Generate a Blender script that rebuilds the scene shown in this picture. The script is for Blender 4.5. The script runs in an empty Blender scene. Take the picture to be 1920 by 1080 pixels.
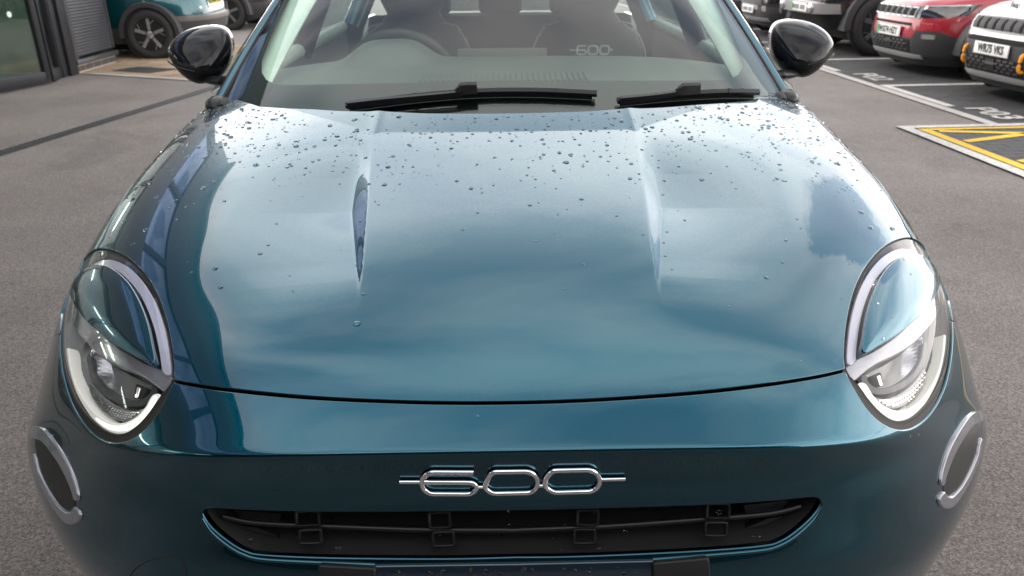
import bpy, bmesh, math, random
import numpy as np
from mathutils import Vector, Matrix
random.seed(7); RNG = np.random.RandomState(11)
R = math.radians
scene = bpy.context.scene
COL = scene.collection

# ------------------------------------------------------------------ camera
FPX = 1480.0
CAM = np.array([-0.012, 0.0, 1.41])
PITCH, YAW, ROLL = R(23.2), R(0.8), R(0.5)
_f = np.array([math.sin(YAW)*math.cos(PITCH), math.cos(YAW)*math.cos(PITCH), -math.sin(PITCH)])
_r0 = np.array([math.cos(YAW), -math.sin(YAW), 0.0])
_u0 = np.cross(_r0, _f)
CR = _r0*math.cos(ROLL) - _u0*math.sin(ROLL)
CU = _u0*math.cos(ROLL) + _r0*math.sin(ROLL)
CF = _f
cam_d = bpy.data.cameras.new('camera'); cam = bpy.data.objects.new('camera', cam_d); COL.objects.link(cam)
cam.matrix_world = Matrix(((CR[0], CU[0], -CF[0], CAM[0]), (CR[1], CU[1], -CF[1], CAM[1]), (CR[2], CU[2], -CF[2], CAM[2]), (0, 0, 0, 1)))
cam_d.sensor_width = 36; cam_d.lens = 36*FPX/1920.0
cam_d.clip_start = 0.05; cam_d.clip_end = 3000
cam_d.dof.use_dof = True; cam_d.dof.focus_distance = 1.32; cam_d.dof.aperture_fstop = 8.0
scene.camera = cam

# ------------------------------------------------------------------ sky, sun, exposure
SUN_EL, SUN_ROT = R(36), R(-72)
w = bpy.data.worlds.new('World'); scene.world = w; w.use_nodes = True
nt = w.node_tree; nt.nodes.clear()
def wn(t, **k):
    n = nt.nodes.new(t)
    for a, b in k.items(): setattr(n, a, b)
    return n
def wl(a, b): nt.links.new(a, b)
out = wn('ShaderNodeOutputWorld'); bg = wn('ShaderNodeBackground'); bg.inputs['Strength'].default_value = 0.12
sky = wn('ShaderNodeTexSky', sky_type='NISHITA'); sky.sun_disc = False
sky.sun_elevation = SUN_EL; sky.sun_rotation = SUN_ROT; sky.air_density = 1.1; sky.dust_density = 0.6; sky.ozone_density = 1.6
tc = wn('ShaderNodeTexCoord'); sep = wn('ShaderNodeSeparateXYZ'); wl(tc.outputs['Generated'], sep.inputs[0])
# project the view direction on a flat cloud layer
mx = wn('ShaderNodeMath', operation='MAXIMUM'); mx.inputs[1].default_value = 0.0; wl(sep.outputs['Z'], mx.inputs[0])
ad = wn('ShaderNodeMath', operation='ADD'); ad.inputs[1].default_value = 0.12; wl(mx.outputs[0], ad.inputs[0])
dv = wn('ShaderNodeVectorMath', operation='DIVIDE')
cmb = wn('ShaderNodeCombineXYZ')
for i in range(3): wl(ad.outputs[0], cmb.inputs[i])
wl(tc.outputs['Generated'], dv.inputs[0]); wl(cmb.outputs[0], dv.inputs[1])
mp = wn('ShaderNodeMapping'); mp.inputs['Location'].default_value = (3.15, 0.9, 0.0); mp.inputs['Scale'].default_value = (.8, 1.25, 0.0); mp.inputs['Rotation'].default_value = (0, 0, R(20))
wl(dv.outputs[0], mp.inputs[0])
n1 = wn('ShaderNodeTexNoise'); n1.inputs['Scale'].default_value = 0.75; n1.inputs['Detail'].default_value = 7; n1.inputs['Roughness'].default_value = 0.56; n1.inputs['Distortion'].default_value = 0.35
wl(mp.outputs[0], n1.inputs['Vector'])
rmask = wn('ShaderNodeValToRGB'); rmask.color_ramp.elements[0].position = 0.32; rmask.color_ramp.elements[1].position = 0.46; rmask.color_ramp.elements[0].color = (.30, .30, .30, 1)
hole = wn('ShaderNodeVectorMath', operation='DISTANCE'); hole.inputs[1].default_value = (.590, .645, .490); wl(tc.outputs['Generated'], hole.inputs[0])
n3 = wn('ShaderNodeTexNoise'); n3.inputs['Scale'].default_value = 5.0; n3.inputs['Detail'].default_value = 9; n3.inputs['Roughness'].default_value = .62; n3.inputs['Distortion'].default_value = .4; wl(tc.outputs['Generated'], n3.inputs['Vector'])
hd = wn('ShaderNodeMath', operation='MULTIPLY_ADD'); hd.inputs[1].default_value = .42; wl(n3.outputs['Fac'], hd.inputs[0]); wl(hole.outputs['Value'], hd.inputs[2])
hr = wn('ShaderNodeMapRange'); hr.interpolation_type = 'SMOOTHSTEP'; hr.inputs['From Min'].default_value = .27; hr.inputs['From Max'].default_value = .40; hr.inputs['To Min'].default_value = .45; hr.inputs['To Max'].default_value = 0
wl(hd.outputs[0], hr.inputs['Value']); cv = wn('ShaderNodeMath', operation='SUBTRACT'); wl(n1.outputs['Fac'], cv.inputs[0]); wl(hr.outputs[0], cv.inputs[1])
wl(cv.outputs[0], rmask.inputs[0])
n2 = wn('ShaderNodeTexNoise'); n2.inputs['Scale'].default_value = 2.0; n2.inputs['Detail'].default_value = 7; n2.inputs['Distortion'].default_value = .5; n2.inputs['Roughness'].default_value = 0.5
wl(mp.outputs[0], n2.inputs['Vector'])
rcol = wn('ShaderNodeValToRGB'); e = rcol.color_ramp.elements
e[0].position = 0.36; e[0].color = (4.9, 5.5, 6.4, 1); e[1].position = 0.62; e[1].color = (13.5, 13.0, 12.7, 1)
wl(n2.outputs['Fac'], rcol.inputs[0])
# towards the horizon the layer closes and pales
hz = wn('ShaderNodeMapRange'); hz.inputs['From Min'].default_value = 0.0; hz.inputs['From Max'].default_value = 0.75; hz.inputs['To Min'].default_value = 0.85; hz.inputs['To Max'].default_value = 0.0
wl(sep.outputs['Z'], hz.inputs['Value'])
hm = wn('ShaderNodeMapRange'); hm.inputs['From Min'].default_value = 0.05; hm.inputs['From Max'].default_value = 0.30; hm.inputs['To Min'].default_value = 0.9; hm.inputs['To Max'].default_value = 0.0; wl(sep.outputs['Z'], hm.inputs['Value'])
mk = wn('ShaderNodeMath', operation='MAXIMUM'); wl(rmask.outputs['Color'], mk.inputs[0]); wl(hm.outputs[0], mk.inputs[1])
hc = wn('ShaderNodeMixRGB'); wl(hz.outputs[0], hc.inputs[0]); wl(rcol.outputs['Color'], hc.inputs[1])
hs2 = wn('ShaderNodeMixRGB'); hs2.inputs[0].default_value = .45; wl(rcol.outputs['Color'], hs2.inputs[1]); hs2.inputs[2].default_value = (62.0, 57.5, 55.0, 1); wl(hs2.outputs[0], hc.inputs[2])
sb_ = wn('ShaderNodeVectorMath', operation='SCALE'); sb_.inputs['Scale'].default_value = 1.7; wl(sky.outputs[0], sb_.inputs[0])
mix = wn('ShaderNodeMixRGB'); wl(mk.outputs[0], mix.inputs[0]); wl(sb_.outputs[0], mix.inputs[1]); wl(hc.outputs[0], mix.inputs[2])
wl(mix.outputs[0], bg.inputs['Color']); wl(bg.outputs[0], out.inputs['Surface'])

sd = bpy.data.lights.new('sun', 'SUN'); sd.energy = 1.4; sd.angle = R(14); sd.color = (1.0, 0.95, 0.88)
sun = bpy.data.objects.new('sun', sd); COL.objects.link(sun)
# sun_rotation turns clockwise from +Y
sdir = Vector((math.sin(SUN_ROT)*math.cos(SUN_EL), math.cos(SUN_ROT)*math.cos(SUN_EL), math.sin(SUN_EL)))
sun.rotation_euler = sdir.to_track_quat('Z', 'Y').to_euler(); sun.location = (-9, 4, 14)
vs = scene.view_settings; vs.view_transform = 'Standard'; vs.look = 'None'; vs.gamma = 1.0; vs.use_curve_mapping = False; vs.exposure = 0.66
cy = scene.cycles; cy.use_denoising = True; cy.max_bounces = 12; cy.transparent_max_bounces = 16; cy.caustics_reflective = False; cy.caustics_refractive = False; cy.sample_clamp_indirect = 6

# ------------------------------------------------------------------ projection helpers (photo pixels, 1920 x 1080)
def proj(P):
    P = np.asarray(P, float); q = P - CAM; d = q @ CF
    return np.stack([960 + FPX*(q @ CR)/d, 540 - FPX*(q @ CU)/d], -1)
def ray(px, py): return CF + CR*(px-960)/FPX - CU*(py-540)/FPX
def atY(px, py, Y): r = ray(px, py); return CAM + r*(Y-CAM[1])/r[1]
def atX(px, py, X): r = ray(px, py); return CAM + r*(X-CAM[0])/r[0]
def atZ(px, py, Z): r = ray(px, py); return CAM + r*(Z-CAM[2])/r[2]
def atD(px, py, D): return CAM + ray(px, py)*D

# ------------------------------------------------------------------ materials
MATS = {}
def mat(name, base=(.5, .5, .5), rough=.5, metal=0., coat=0., coat_rough=.02, coat_ior=1.5, spec=.5, emit=None, estr=0., ior=None, trans=0., bump=None, var=None, tex='Object', flake=0.0):
    if name in MATS: return MATS[name]
    m = bpy.data.materials.new(name); m.use_nodes = True; n = m.node_tree.nodes; l = m.node_tree.links
    b = n['Principled BSDF']
    b.inputs['Base Color'].default_value = (*base, 1); b.inputs['Roughness'].default_value = rough; b.inputs['Metallic'].default_value = metal
    b.inputs['Coat Weight'].default_value = coat; b.inputs['Coat Roughness'].default_value = coat_rough; b.inputs['Coat IOR'].default_value = coat_ior
    b.inputs['Specular IOR Level'].default_value = spec; b.inputs['Transmission Weight'].default_value = trans
    if ior: b.inputs['IOR'].default_value = ior
    if emit: b.inputs['Emission Color'].default_value = (*emit, 1); b.inputs['Emission Strength'].default_value = estr
    t = n.new('ShaderNodeTexCoord')
    if var:      # (scale, amount): mottled tone
        nz = n.new('ShaderNodeTexNoise'); nz.inputs['Scale'].default_value = var[0]; nz.inputs['Detail'].default_value = 5
        l.new(t.outputs[tex], nz.inputs['Vector'])
        hs = n.new('ShaderNodeMixRGB'); hs.blend_type = 'MULTIPLY'; hs.inputs[0].default_value = 1
        mr = n.new('ShaderNodeMapRange'); mr.inputs['From Min'].default_value = .3; mr.inputs['From Max'].default_value = .7
        mr.inputs['To Min'].default_value = 1-var[1]; mr.inputs['To Max'].default_value = 1+var[1]
        l.new(nz.outputs['Fac'], mr.inputs['Value']); hs.inputs[1].default_value = (*base, 1); l.new(mr.outputs[0], hs.inputs[2]); l.new(hs.outputs[0], b.inputs['Base Color'])
        rr = n.new('ShaderNodeMapRange'); rr.inputs['From Min'].default_value = .3; rr.inputs['From Max'].default_value = .7
        rr.inputs['To Min'].default_value = max(0, rough*(1-.5*var[1])); rr.inputs['To Max'].default_value = min(1, rough*(1+.5*var[1]))
        l.new(nz.outputs['Fac'], rr.inputs['Value']); l.new(rr.outputs[0], b.inputs['Roughness'])
    if bump:     # (scale, strength, distance)
        nz = n.new('ShaderNodeTexNoise'); nz.inputs['Scale'].default_value = bump[0]; nz.inputs['Detail'].default_value = 4
        l.new(t.outputs[tex], nz.inputs['Vector'])
        bp = n.new('ShaderNodeBump'); bp.inputs['Strength'].default_value = bump[1]; bp.inputs['Distance'].default_value = bump[2]
        l.new(nz.outputs['Fac'], bp.inputs['Height']); l.new(bp.outputs[0], b.inputs['Normal'])
    if flake:
        vz = n.new('ShaderNodeTexVoronoi'); vz.inputs['Scale'].default_value = 1100; l.new(t.outputs[tex], vz.inputs['Vector'])
        sb = n.new('ShaderNodeVectorMath'); sb.operation = 'SUBTRACT'; sb.inputs[1].default_value = (.5, .5, .5); l.new(vz.outputs['Color'], sb.inputs[0])
        sc = n.new('ShaderNodeVectorMath'); sc.operation = 'SCALE'; sc.inputs['Scale'].default_value = flake; l.new(sb.outputs[0], sc.inputs[0])
        gm = n.new('ShaderNodeNewGeometry'); av = n.new('ShaderNodeVectorMath'); av.operation = 'ADD'; l.new(gm.outputs['Normal'], av.inputs[0]); l.new(sc.outputs[0], av.inputs[1])
        nn = n.new('ShaderNodeVectorMath'); nn.operation = 'NORMALIZE'; l.new(av.outputs[0], nn.inputs[0]); l.new(nn.outputs[0], b.inputs['Normal'])
    MATS[name] = m; return m
def thin_glass(name, tint=(.9, .95, .93), ior=1.5, rough=0.0, gain=1.0, gloss=(1, 1, 1)):
    if name in MATS: return MATS[name]
    m = bpy.data.materials.new(name); m.use_nodes = True; n = m.node_tree.nodes; l = m.node_tree.links; n.clear()
    o = n.new('ShaderNodeOutputMaterial'); tr = n.new('ShaderNodeBsdfTransparent'); tr.inputs[0].default_value = (*tint, 1)
    gl = n.new('ShaderNodeBsdfGlossy'); gl.inputs['Roughness'].default_value = rough; gl.inputs['Color'].default_value = (*gloss, 1)
    fr = n.new('ShaderNodeFresnel'); ge = n.new('ShaderNodeNewGeometry'); iv = n.new('ShaderNodeMapRange'); iv.inputs['To Min'].default_value = ior; iv.inputs['To Max'].default_value = 1/ior
    l.new(ge.outputs['Backfacing'], iv.inputs['Value']); l.new(iv.outputs[0], fr.inputs[0])   # a thin sheet mirrors alike from both sides
    ml = n.new('ShaderNodeMath'); ml.operation = 'MULTIPLY'; ml.inputs[1].default_value = gain; ml.use_clamp = True; l.new(fr.outputs[0], ml.inputs[0])
    mx = n.new('ShaderNodeMixShader'); l.new(ml.outputs[0], mx.inputs[0]); l.new(tr.outputs[0], mx.inputs[1]); l.new(gl.outputs[0], mx.inputs[2]); l.new(mx.outputs[0], o.inputs[0])
    MATS[name] = m; return m

# ------------------------------------------------------------------ object helpers
def mesh_obj(name, verts, faces, m, parent=None, normals=None, smooth=True):
    me = bpy.data.meshes.new(name)
    me.from_pydata([tuple(map(float, v)) for v in verts], [], [tuple(int(i) for i in f) for f in faces])
    if smooth: me.polygons.foreach_set('use_smooth', [True]*len(me.polygons))
    if normals is not None: me.normals_split_custom_set_from_vertices([tuple(map(float, v)) for v in normals])
    me.materials.append(MATS[m] if isinstance(m, str) else m); me.update()
    o = bpy.data.objects.new(name, me); COL.objects.link(o)
    if parent is not None: o.parent = parent
    return o
def bm_obj(name, bm, m, parent=None, smooth=True, angle=35):
    me = bpy.data.meshes.new(name); bmesh.ops.recalc_face_normals(bm, faces=bm.faces[:]); bm.to_mesh(me); bm.free()
    if smooth:
        me.polygons.foreach_set('use_smooth', [True]*len(me.polygons)); me.set_sharp_from_angle(angle=R(angle))
    me.materials.append(MATS[m] if isinstance(m, str) else m)
    o = bpy.data.objects.new(name, me); COL.objects.link(o)
    if parent is not None: o.parent = parent
    return o
def tag(o, label=None, cat=None, group=None, kind=None):
    if label: o['label'] = label
    if cat: o['category'] = cat
    if group: o['group'] = group
    if kind: o['kind'] = kind
    return o
def thing(name, label, cat, loc=(0, 0, 0), rz=0, group=None):
    o = bpy.data.objects.new(name, None); COL.objects.link(o); o.location = loc; o.rotation_euler = (0, 0, rz); o.empty_display_size = .1
    return tag(o, label, cat, group)
def copy_tree(o, parent=None):
    c = o.copy(); COL.objects.link(c)
    if parent is not None: c.parent = parent
    for ch in list(o.children): copy_tree(ch, c)
    return c
def box_bm(bm, c, s, bev=0.0, rot=None, seg=2):
    r = bmesh.ops.create_cube(bm, size=1.0); vs_ = r['verts']
    M = Matrix.Translation(Vector(c)) @ (rot.to_4x4() if rot is not None else Matrix.Identity(4)) @ Matrix.Diagonal((*s, 1))
    bmesh.ops.transform(bm, matrix=M, verts=vs_)
    if bev:
        es = list({e for v in vs_ for e in v.link_edges}); bmesh.ops.bevel(bm, geom=es, offset=bev, segments=seg, affect='EDGES', profile=.6)
def box(name, c, s, m, parent=None, bev=0.004, rot=None, seg=2):
    bm = bmesh.new(); box_bm(bm, c, s, bev, rot, seg); return bm_obj(name, bm, m, parent)
def loft(rings, close=True, cap=True):
    """rings: list of equal-length point loops -> verts, faces"""
    n = len(rings[0]); v = [tuple(p) for r in rings for p in r]; f = []
    for i in range(len(rings)-1):
        for j in range(n if close else n-1):
            a = i*n+j; b = i*n+(j+1) % n; f.append((a, b, b+n, a+n))
    if cap and close: f.append(tuple(range(n))[::-1]); f.append(tuple((len(rings)-1)*n+j for j in range(n)))
    return v, f
def loft_obj(name, rings, m, parent=None, close=True, cap=True, angle=35):
    v, f = loft(rings, close, cap); bm = bmesh.new(); vv = [bm.verts.new(p) for p in v]
    for q in f:
        try: bm.faces.new([vv[i] for i in q])
        except ValueError: pass
    bmesh.ops.remove_doubles(bm, verts=bm.verts[:], dist=1e-6)
    return bm_obj(name, bm, m, parent, angle=angle)
def catmull(pts, n=8, closed=True):
    P = np.asarray(pts, float); N = len(P); o = []
    rng = range(N) if closed else range(N-1)
    for i in rng:
        if closed: a, b, c, d = P[i-1], P[i], P[(i+1) % N], P[(i+2) % N]
        else: a, b, c, d = P[max(i-1, 0)], P[i], P[i+1], P[min(i+2, N-1)]
        for k in range(n):
            t = k/n; o.append(.5*((2*b)+(c-a)*t+(2*a-5*b+4*c-d)*t*t+(3*b-a-3*c+d)*t**3))
    if not closed: o.append(P[-1])
    return np.array(o)
def tube(path, rad, n=8, normal=None, flat=1.0, closed=False, radii=None):
    """rings for a tube along path (rad across 'normal' scaled by flat)"""
    P = np.asarray(path, float); rings = []
    T = np.gradient(P, axis=0)
    if closed: T = np.roll(P, -1, 0)-np.roll(P, 1, 0)
    T /= np.linalg.norm(T, axis=1)[:, None]+1e-12
    up = np.array(normal if normal is not None else (0, 0, 1.0), float)
    for i in range(len(P)):
        nrm = up[i] if up.ndim == 2 else up
        s = np.cross(T[i], nrm)
        if np.linalg.norm(s) < 1e-6: s = np.cross(T[i], (0, 1, 0))
        s /= np.linalg.norm(s); b = np.cross(s, T[i]); r = rad if radii is None else radii[i]
        rings.append([P[i]+s*r*math.cos(2*math.pi*k/n)+b*r*flat*math.sin(2*math.pi*k/n) for k in range(n)])
    if closed: rings.append(rings[0])
    return rings
def tube_obj(name, path, rad, m, parent=None, **k):
    closed = k.get('closed', False)
    return loft_obj(name, tube(path, rad, **k), m, parent, cap=not closed, angle=60)
# ------------------------------------------------------------------ master surface of the car's front (right half, mirrored)
# columns run from the centre line out over the shoulder and down the flank; rows run from the windscreen down to the chin
XS = [0, .20, .38, .52, .63, .72, .79, .845, .875, .885, .88]
ROWS = [  # (Y list), (Z list)
 ([2.08, 2.085, 2.11, 2.16, 2.22, 2.28, 2.33, 2.35, 2.35, 2.35, 2.35], [1.072, 1.072, 1.071, 1.067, 1.060, 1.050, 1.022, .965, .85, .66, .42]),
 ([1.93, 1.935, 1.96, 2.01, 2.07, 2.13, 2.17, 2.19, 2.2, 2.2, 2.2], [1.048, 1.049, 1.050, 1.050, 1.047, 1.039, 1.012, .955, .83, .64, .40]),
 ([1.78, 1.785, 1.80, 1.83, 1.87, 1.90, 1.93, 1.95, 1.98, 2.0, 2.0], [1.022, 1.022, 1.022, 1.020, 1.015, 1.003, .975, .91, .78, .60, .36]),
 ([1.55, 1.553, 1.565, 1.59, 1.62, 1.65, 1.69, 1.73, 1.78, 1.82, 1.82], [.981, .981, .980, .977, .971, .957, .927, .86, .74, .56, .34]),
 ([1.30, 1.303, 1.315, 1.34, 1.375, 1.42, 1.48, 1.55, 1.62, 1.68, 1.68], [.937, .936, .933, .925, .913, .894, .86, .79, .69, .53, .32]),
 ([1.10, 1.103, 1.12, 1.155, 1.21, 1.28, 1.36, 1.45, 1.55, 1.64, 1.64], [.887, .886, .880, .868, .851, .827, .79, .73, .64, .50, .31]),
 ([.985, .989, 1.007, 1.05, 1.12, 1.205, 1.295, 1.39, 1.50, 1.60, 1.60], [.848, .846, .838, .822, .800, .773, .737, .685, .61, .48, .30]),
 ([.904, .909, .927, .979, 1.062, 1.155, 1.247, 1.345, 1.46, 1.57, 1.57], [.801, .798, .787, .767, .746, .722, .690, .645, .585, .46, .29]),
 ([.888, .893, .910, .958, 1.037, 1.128, 1.215, 1.305, 1.42, 1.54, 1.54], [.786, .783, .772, .748, .717, .683, .655, .615, .56, .445, .28]),
 ([.896, .900, .913, .953, 1.022, 1.104, 1.183, 1.272, 1.39, 1.51, 1.51], [.748, .745, .735, .712, .684, .655, .63, .595, .54, .43, .27]),
 ([.896, .900, .910, .939, 1.001, 1.081, 1.154, 1.242, 1.36, 1.49, 1.49], [.700, .698, .690, .670, .645, .620, .60, .57, .52, .41, .26]),
 ([.875, .879, .891, .924, .983, 1.050, 1.128, 1.22, 1.35, 1.48, 1.48], [.640, .638, .631, .614, .593, .57, .55, .525, .48, .39, .25]),
 ([.85, .854, .868, .905, .963, 1.03, 1.115, 1.215, 1.35, 1.48, 1.48], [.560, .559, .554, .541, .524, .505, .487, .465, .43, .36, .24]),
 ([.862, .866, .879, .912, .967, 1.045, 1.135, 1.24, 1.36, 1.48, 1.48], [.44, .44, .437, .428, .417, .405, .393, .38, .36, .32, .23]),
 ([.90, .904, .918, .952, 1.01, 1.09, 1.18, 1.28, 1.39, 1.49, 1.49], [.32, .32, .318, .314, .308, .302, .297, .29, .28, .26, .22]),
 ([.98, .984, .998, 1.03, 1.09, 1.16, 1.24, 1.33, 1.42, 1.5, 1.5], [.23, .23, .229, .228, .226, .224, .222, .22, .215, .21, .2]),
]
LOWX = [0]*11
NET0 = np.array([[(x, y, z) for x, y, z in zip(XS, ry, rz)] for ry, rz in ROWS], float)
# the shoulders and corners swell
for k, a in ((0, .6), (1, .75), (2, .85), (3, .95), (4, 1.0), (5, 1), (6, 1), (7, 1), (8, 1), (9, .95), (10, .75), (11, .5), (12, .3)):
    NET0[k, 4:, 0] += a*np.array([.006, .018, .036, .046, .046, .04, .04]); NET0[k, 4:, 1] -= a*np.array([.004, .01, .02, .03, .03, .02, .0])
# lower rows tuck in at the sides
for k, dx in ((12, .01), (13, .03), (14, .06), (15, .10)): NET0[k, 5:, 0] -= dx*np.linspace(.4, 1, 6)
M_, N_ = NET0.shape[:2]
def _pad(A):
    A = np.concatenate([(2*A[:1]-A[1:2]), A, (2*A[-1:]-A[-2:-1])], 0)
    L = A[:, 1:2].copy(); L[..., 0] *= -1
    return np.concatenate([L, A, (2*A[:, -1:]-A[:, -2:-1])], 1)
def _node(A):
    B = _pad(A); c = (B[:-2]+4*B[1:-1]+B[2:])/6; return (c[:, :-2]+4*c[:, 1:-1]+c[:, 2:])/6
NET = NET0.copy()
for _ in range(2): NET += .8*(NET0-_node(NET)); NET[:, 0, 0] = 0
PAD = _pad(NET)
def _bas(t):
    return np.stack([(1-t)**3, 3*t**3-6*t*t+4, -3*t**3+3*t*t+3*t+1, t**3], -1)/6
def S0(u, v):
    sg = np.where(u < 0, -1.0, 1.0); u = np.clip(np.abs(u), 0, N_-1-1e-6); v = np.clip(v, 0, M_-1-1e-6)
    i = np.floor(u).astype(int); j = np.floor(v).astype(int); bu = _bas(u-i); bv = _bas(v-j)
    o = np.zeros(u.shape+(3,))
    for a in range(4):
        for b in range(4): o += (bv[..., a]*bu[..., b])[..., None]*PAD[j+a, i+b]
    o[..., 0] *= sg
    return o
def sstep(a, b, x): t = np.clip((x-a)/(b-a), 0, 1); return t*t*(3-2*t)
def hood_relief(P):
    """power dome with its two creases and the kicked-up rear band"""
    ax = np.abs(P[..., 0]); y = P[..., 1]
    xc = .252 + .048*np.clip((y-1.30)/.5, -.6, 1.3)
    m_ = .46*sstep(1.12, 1.27, y)*(1-.88*sstep(1.42, 1.80, y))
    wd = np.interp(y, [1.0, 1.12, 1.21, 1.46, 1.60, 1.75, 1.90], [.0015, .003, .007, .030, .033, .030, .020])
    t = (ax-xc)/wd; t = .5*(t+np.sqrt(t*t+.004))
    h_ = .5*(t+1-np.sqrt((t-1)**2+.05))+.0124
    dz = -m_*wd*h_*(1-sstep(.30, .56, ax))
    m2 = .055*sstep(.98, 1.22, y)*(1-.8*sstep(1.45, 1.80, y)); q_ = ax-xc; q_ = .5*(q_+np.sqrt(q_*q_+.00012)); dz = dz-m2*.16*(1-np.exp(-q_/.16))*(1-sstep(.36, .70, ax))
    yk = np.where(ax < .30, 1.805+.1*ax*ax, 1.814+(ax-.30)*.80)
    notch = .012*np.exp(-((ax-.302)/.012)**2)
    k = y-(yk-notch); k = .5*(k+np.sqrt(k*k+.000005)); dz = dz + .085*k
    return dz
def S(u, v):
    P = S0(u, v); hood = sstep(8.5, 7.0, v)*sstep(8.2, 7.0, np.abs(u))
    P[..., 2] += hood_relief(P)*hood
    return P
def mirrored(P): Q = P.copy(); Q[..., 0] = np.abs(Q[..., 0]); return Q
class Surf:
    """a parametric surface, right half traced through the photo and mirrored"""
    def __init__(self, fn, ur, vr, n=(420, 560), sign=1.0):
        self.sign = sign; self.fn = fn; self.ur = ur; self.vr = vr
        self.gu, self.gv = np.meshgrid(np.linspace(*ur, n[0]), np.linspace(*vr, n[1])); P = fn(self.gu, self.gv)
        self.gp = proj(P); self.e = 5e-4*(ur[1]-ur[0]); self.gf = (self.N(self.gu, self.gv)*(CAM-P)).sum(-1) > 0
    def S(self, u, v): return self.fn(np.asarray(u, float), np.asarray(v, float))
    def N(self, u, v):
        e = self.e; u = np.asarray(u, float); v = np.asarray(v, float)
        su = self.fn(u+e, v)-self.fn(u-e, v); sv = self.fn(u, np.minimum(v+e, self.vr[1]))-self.fn(u, np.maximum(v-e, self.vr[0]))
        n = np.cross(sv, su)*self.sign
        return n/(np.linalg.norm(n, axis=-1)[..., None]+1e-12)
    def invert(self, px, py):
        d = np.hypot(self.gp[..., 0]-px, self.gp[..., 1]-py); d[~self.gf] = 1e9
        k = np.unravel_index(np.argmin(d), d.shape); u, v = self.gu[k], self.gv[k]; e = self.e*10
        su, sv = .02*(self.ur[1]-self.ur[0]), .02*(self.vr[1]-self.vr[0])
        for _ in range(6):
            p0 = proj(self.S(u, v)); J = np.stack([(proj(self.S(u+e, v))-p0)/e, (proj(self.S(u, v+e))-p0)/e], 1)
            try: st = np.linalg.solve(J, np.array([px, py])-p0)
            except np.linalg.LinAlgError: break
            u += float(np.clip(st[0], -su, su)); v += float(np.clip(st[1], -sv, sv))
        if not (self.ur[0] <= u <= self.ur[1] and self.vr[0] <= v <= self.vr[1]) or np.hypot(*(proj(self.S(u, v))-[px, py])) > d[k]+1: u, v = self.gu[k], self.gv[k]
        return float(u), float(v)
    def on(self, px, py, off=0.0): u, v = self.invert(px, py); return self.S(u, v)+self.N(u, v)*off
    def box(self, poly, pad=.025):
        A = np.asarray(poly, float); lo, hi = A.min(0), A.max(0); pu, pv = pad*(self.ur[1]-self.ur[0]), pad*(self.vr[1]-self.vr[0])
        k = self.gf & (self.gp[..., 0] > lo[0]-4) & (self.gp[..., 0] < hi[0]+4) & (self.gp[..., 1] > lo[1]-4) & (self.gp[..., 1] < hi[1]+4)
        return (max(self.ur[0], self.gu[k].min()-pu), min(self.ur[1], self.gu[k].max()+pu)), (max(self.vr[0], self.gv[k].min()-pv), min(self.vr[1], self.gv[k].max()+pv))
    def field(self, poly, sign=1, off=0.0):
        """inside (1) or outside (-1) of a traced outline, in pixels; the hidden side never counts as inside"""
        A = np.asarray(poly, float); lo, hi = A.min(0)-30, A.max(0)+30
        def f(u, v):
            a = np.abs(u); P = self.fn(a, v); p = proj(P); s = np.full(u.shape, -30.0)
            near = (p[..., 0] > lo[0]) & (p[..., 0] < hi[0]) & (p[..., 1] > lo[1]) & (p[..., 1] < hi[1])
            if near.any():
                fc = (self.N(a[near], v[near])*(CAM-P[near])).sum(-1)
                s[near] = np.where(fc > -.06, sdf(A, p[near]), -30.0)
            return sign*s+off
        return f
BODY = Surf(S, (0.0, N_-1.2), (0.0, M_-1.01))
SN = BODY.N
invert = BODY.invert; on = BODY.on; poly_field = BODY.field
def sdf(poly, p):
    """signed distance in pixels, positive inside"""
    A = np.asarray(poly, float); B = np.roll(A, -1, 0); sh = p.shape[:-1]; q = p.reshape(-1, 2)
    d = np.full(len(q), 1e12); ins = np.zeros(len(q), bool)
    for a, b in zip(A, B):
        e = b-a; L = e@e
        if L < 1e-12: continue
        w_ = q-a; t = np.clip((w_@e)/L, 0, 1); r = w_-t[:, None]*e; d = np.minimum(d, (r*r).sum(1))
        c = (a[1] <= q[:, 1]) != (b[1] <= q[:, 1])
        if abs(e[1]) > 1e-12: ins ^= c & (q[:, 0] < a[0]+(q[:, 1]-a[1])*e[0]/e[1])
    d = np.sqrt(d); return np.where(ins, d, -d).reshape(sh)
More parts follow.
